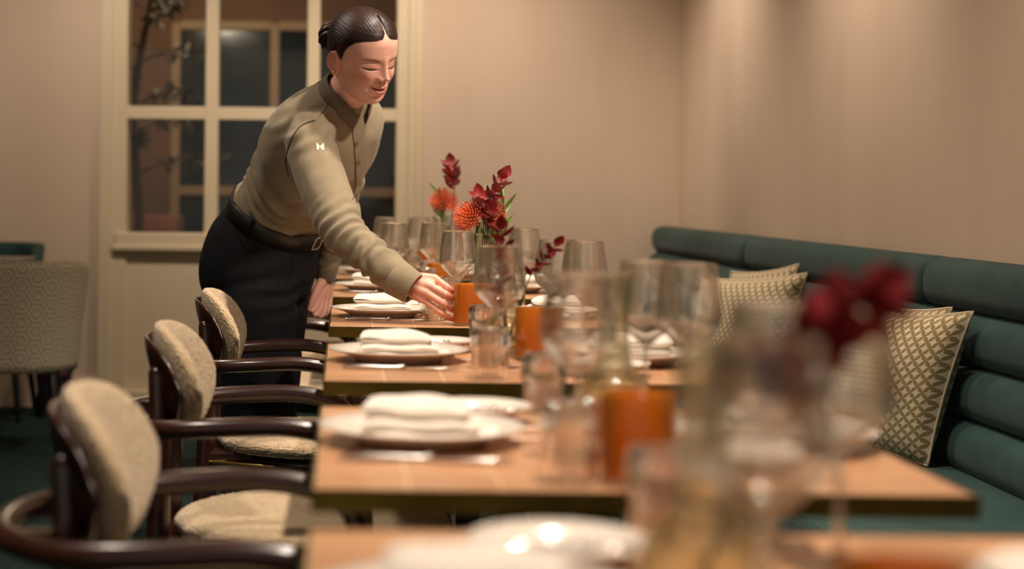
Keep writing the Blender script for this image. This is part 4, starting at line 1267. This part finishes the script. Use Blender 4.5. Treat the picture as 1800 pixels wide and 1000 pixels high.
# neck, trunk and limbs under the clothes
rings, _ = body_rings(TORSO[:8], grow=-.018)
core = [loft(rings)]
core.append(limb(RARM, g=-.016)); core.append(limb(LARM, g=-.015))
rings, _ = body_rings(HIPS, lat=unit((.38, .925, 0)), grow=-.02); core.append(loft(rings))
core.append(limb(RLEG, g=-.03)); core.append(limb(LLEG, g=-.03))
neck = tube([P(590, 195, 4.485), P(602, 172, 4.452), hw([-.020, 0, -.085]), hw([-.016, 0, -.045]), hw([-.012, 0, .0])], [.064, .055, .0515, .052, .052], 32, 5)
core = remesh(core + [neck], .006, 6)

def hand(wrist, wr2, mcps, fingers, thumb, frs, voxel=.0017):
    prim = [tube([wr2, wrist], [.0265, .0245], 18, 3, flat=None)]
    for k, m in enumerate(mcps):
        m = np.array(m); w0 = np.array(wrist) + (m - np.mean(mcps, 0)) * .45
        prim.append(tube([w0, (w0 * .45 + m * .55), m], [.0165, .0145, .0112 if k < 3 else .0100], 12, 4))
    for k in range(3):
        w0 = (np.array(mcps[k]) + np.array(mcps[k + 1])) / 2; prim.append(tube([np.array(wrist), w0 * .7 + np.array(wrist) * .3, w0], [.018, .0135, .0085], 12, 3))
    for m, fg, r in zip(mcps, fingers, frs):
        prim.append(tube([np.array(m)] + [np.array(q) for q in fg], [r * 1.18, r * 1.06, r * .96, r * .82], 12, 4))
        prim.append(ellipsoid(np.array(fg[0]), (r * 1.12,) * 3, n=12, m=8))
    prim.append(tube([np.array(q) for q in thumb], [.016, .0125, .0105, .0088], 12, 4))
    return remesh(prim, voxel, 3, .4)
w = P(700, 490, 4.115)
RH = hand(P(722, 499, 4.10), w, [P(765, 490, 4.080), P(757, 503, 4.066), P(750, 515, 4.064), P(745, 527, 4.072)],
          [[P(785, 505, 4.074), P(799, 517, 4.099), P(811, 522, 4.112)], [P(782, 517, 4.060), P(797, 527, 4.091), P(810, 533, 4.112)], [P(777, 532, 4.057), P(795, 544, 4.086), P(808, 549, 4.110)], [P(771, 547, 4.062), P(788, 558, 4.082), P(800, 562, 4.102)]],
          [P(720, 500, 4.125), P(746, 503, 4.138), P(772, 512, 4.142), P(795, 522, 4.134)], [.0084, .0086, .0082, .0072])
w = P(570, 478, 4.92)
LHm = [P(579, 520, 4.925), P(573, 524, 4.908), P(566, 525, 4.896), P(559, 521, 4.888)]
LH = hand(P(570, 492, 4.918), w, LHm,
          [[P(578, 540, 4.915), P(570, 553, 4.903), P(561, 551, 4.897)], [P(571, 545, 4.897), P(563, 556, 4.886), P(555, 552, 4.882)], [P(563, 545, 4.885), P(555, 554, 4.876), P(549, 549, 4.876)], [P(556, 539, 4.879), P(549, 547, 4.872), P(544, 543, 4.872)]],
          [P(566, 495, 4.90), P(556, 512, 4.886), P(549, 530, 4.876), P(544, 545, 4.872)], [.0086, .0088, .0084, .0074])

e1, e2 = ear(-1), ear(1)
allp = [(hw(HV), HFc), (hw(e1[0]), e1[1]), (hw(e2[0]), e2[1]), core, RH, LH]
V, F = cat_all(allp)
cols = np.tile(SK, (len(V), 1)); cols[:len(HV)] = hc
o1 = len(HV) + len(e1[0]) + len(e2[0]) + len(core[0])
cols[len(HV):len(HV) + len(e1[0]) + len(e2[0])] = np.array(lin('de9a80')[:3])
for (Vh, Fh_), st_ in ((RH, o1), (LH, o1 + len(RH[0]))):
    cols[st_:st_ + len(Vh)] = np.array(lin('e0a48e')[:3])
body = pk('body', V, F, 'skin')
ca = body.data.color_attributes.new('tint', 'FLOAT_COLOR', 'POINT')
ca.data.foreach_set('color', np.hstack([cols, np.ones((len(cols), 1))]).ravel())
tag(body, 'bare face, neck and hands')

# nails on the hand holding the glass are turned away; lashes, brows and earring
def fcurve(pts, r, name, mat, off=.0, flat=None):
    q = [face_pt(y, z, off) for y, z in catmull(np.array(pts, float), 5)]
    V, F = tube(q, [r * (0.35 + .65 * math.sin(PI * min(1, .12 + .88 * k / (len(q) - 1)))) for k in range(len(q))], 6, 1)
    return pk(name, hw(V), F, mat, flat) if False else mk(name, hw(V) - PL, F, mat, body)
for s in (-1, 1):
    fcurve([(s * .0190, -.0092), (s * .026, -.0122), (s * .034, -.0132), (s * .042, -.0114), (s * .0485, -.0070)], .0015, 'eyelashes', 'lash', .0002)
lobe = np.array([-.004, -.0815, -.0475])
for q, r in (((0, 0, .004), .0034), ((.003, 0, -.001), .0030), ((-.002, 0, -.003), .0032), ((.001, -.002, .001), .0026)):
    V, F = ellipsoid(lobe + np.array(q), (r,) * 3, n=10, m=8); mk('earring', hw(V) - PL, F, 'brass_bright', body)

# hair: combed-back cap with a centre parting and a coiled bun
ang = np.degrees(np.abs(np.arctan2(HV[:, 1], HV[:, 0] + .008)))
zh = np.interp(ang, [0, 7, 18, 35, 50, 62, 70, 76, 82, 96, 104, 115, 140, 180], [.0790, .0650, .0605, .0560, .047, .033, .014, -.012, -.006, .006, -.050, -.060, -.068, -.072])
inside = HV[:, 2] - zh
HN = normals(HV, HFc)
cap_t = np.clip(inside / .035, 0, 1) ** .75 * .0050 + .0006
part_w = np.where((HV[:, 0] > .03) & (HV[:, 2] > .05), np.exp(-(HV[:, 1] / .0020) ** 2), 0)
cap_t = cap_t * (1 - .85 * part_w)
strand = .00018 * np.sin(np.arctan2(HV[:, 1], HV[:, 2] + .03) * 110 + 3 * np.sin(HV[:, 0] * 40)) + .0003 * np.sin(np.arctan2(HV[:, 1], HV[:, 2] + .03) * 230 + HV[:, 0] * 30)
CV = HV + HN * (cap_t + strand * np.clip(inside / .02, 0, 1))[:, None]
keep = (inside > 0) & ~((part_w > .5) & (HV[:, 0] > .035))
CF = [f for f in HFc if all(keep[i] for i in f)]
used_i = sorted({i for f in CF for i in f}); rm = {j: k for k, j in enumerate(used_i)}
HM = Matrix([[HF[r], HL[r], HU[r], HC[r] - PL[r]] for r in range(3)] + [[0, 0, 0, 1]])
hair = mk('hair', CV[used_i], [tuple(rm[i] for i in f) for f in CF], 'hair', person, uv=[(v[0] + .3 * abs(v[1]), math.atan2(v[2], abs(v[1]) + .025) * .45 + v[2] * 4 + .02 * np.sign(v[1])) for v in CV[used_i]])
hair.matrix_local = HM
bl, N_ = [], 15
for k in range(9):
    a = k * 2 * PI / 9
    pts = []
    for q in range(9):
        s = q / 8; th = a + s * 2.2; rr = .006 + .029 * math.sin(PI * (.08 + .84 * s))
        pts.append((-.098 - .054 * s, rr * math.cos(th), .004 + rr * math.sin(th)))
    bl.append(tube(pts, [.006] + [.0120] * 7 + [.006], 8, 2))
bl.append(ellipsoid((-.126, 0, .004), (.028, .030, .031)))
V, F = cat_all(bl); mk('bun', V, F, 'hair', hair, uv=[(v[0], math.atan2(v[1], v[2]) * .05) for v in V])
for n_ in MATS['hair'].node_tree.nodes:
    if n_.type == 'MAPPING':
        uvn = MATS['hair'].node_tree.nodes.new('ShaderNodeUVMap'); MATS['hair'].node_tree.links.new(uvn.outputs[0], n_.inputs['Vector'])
tag(person, 'woman in an olive-grey shirt and black trousers leaning over to set an amber glass', 'person')
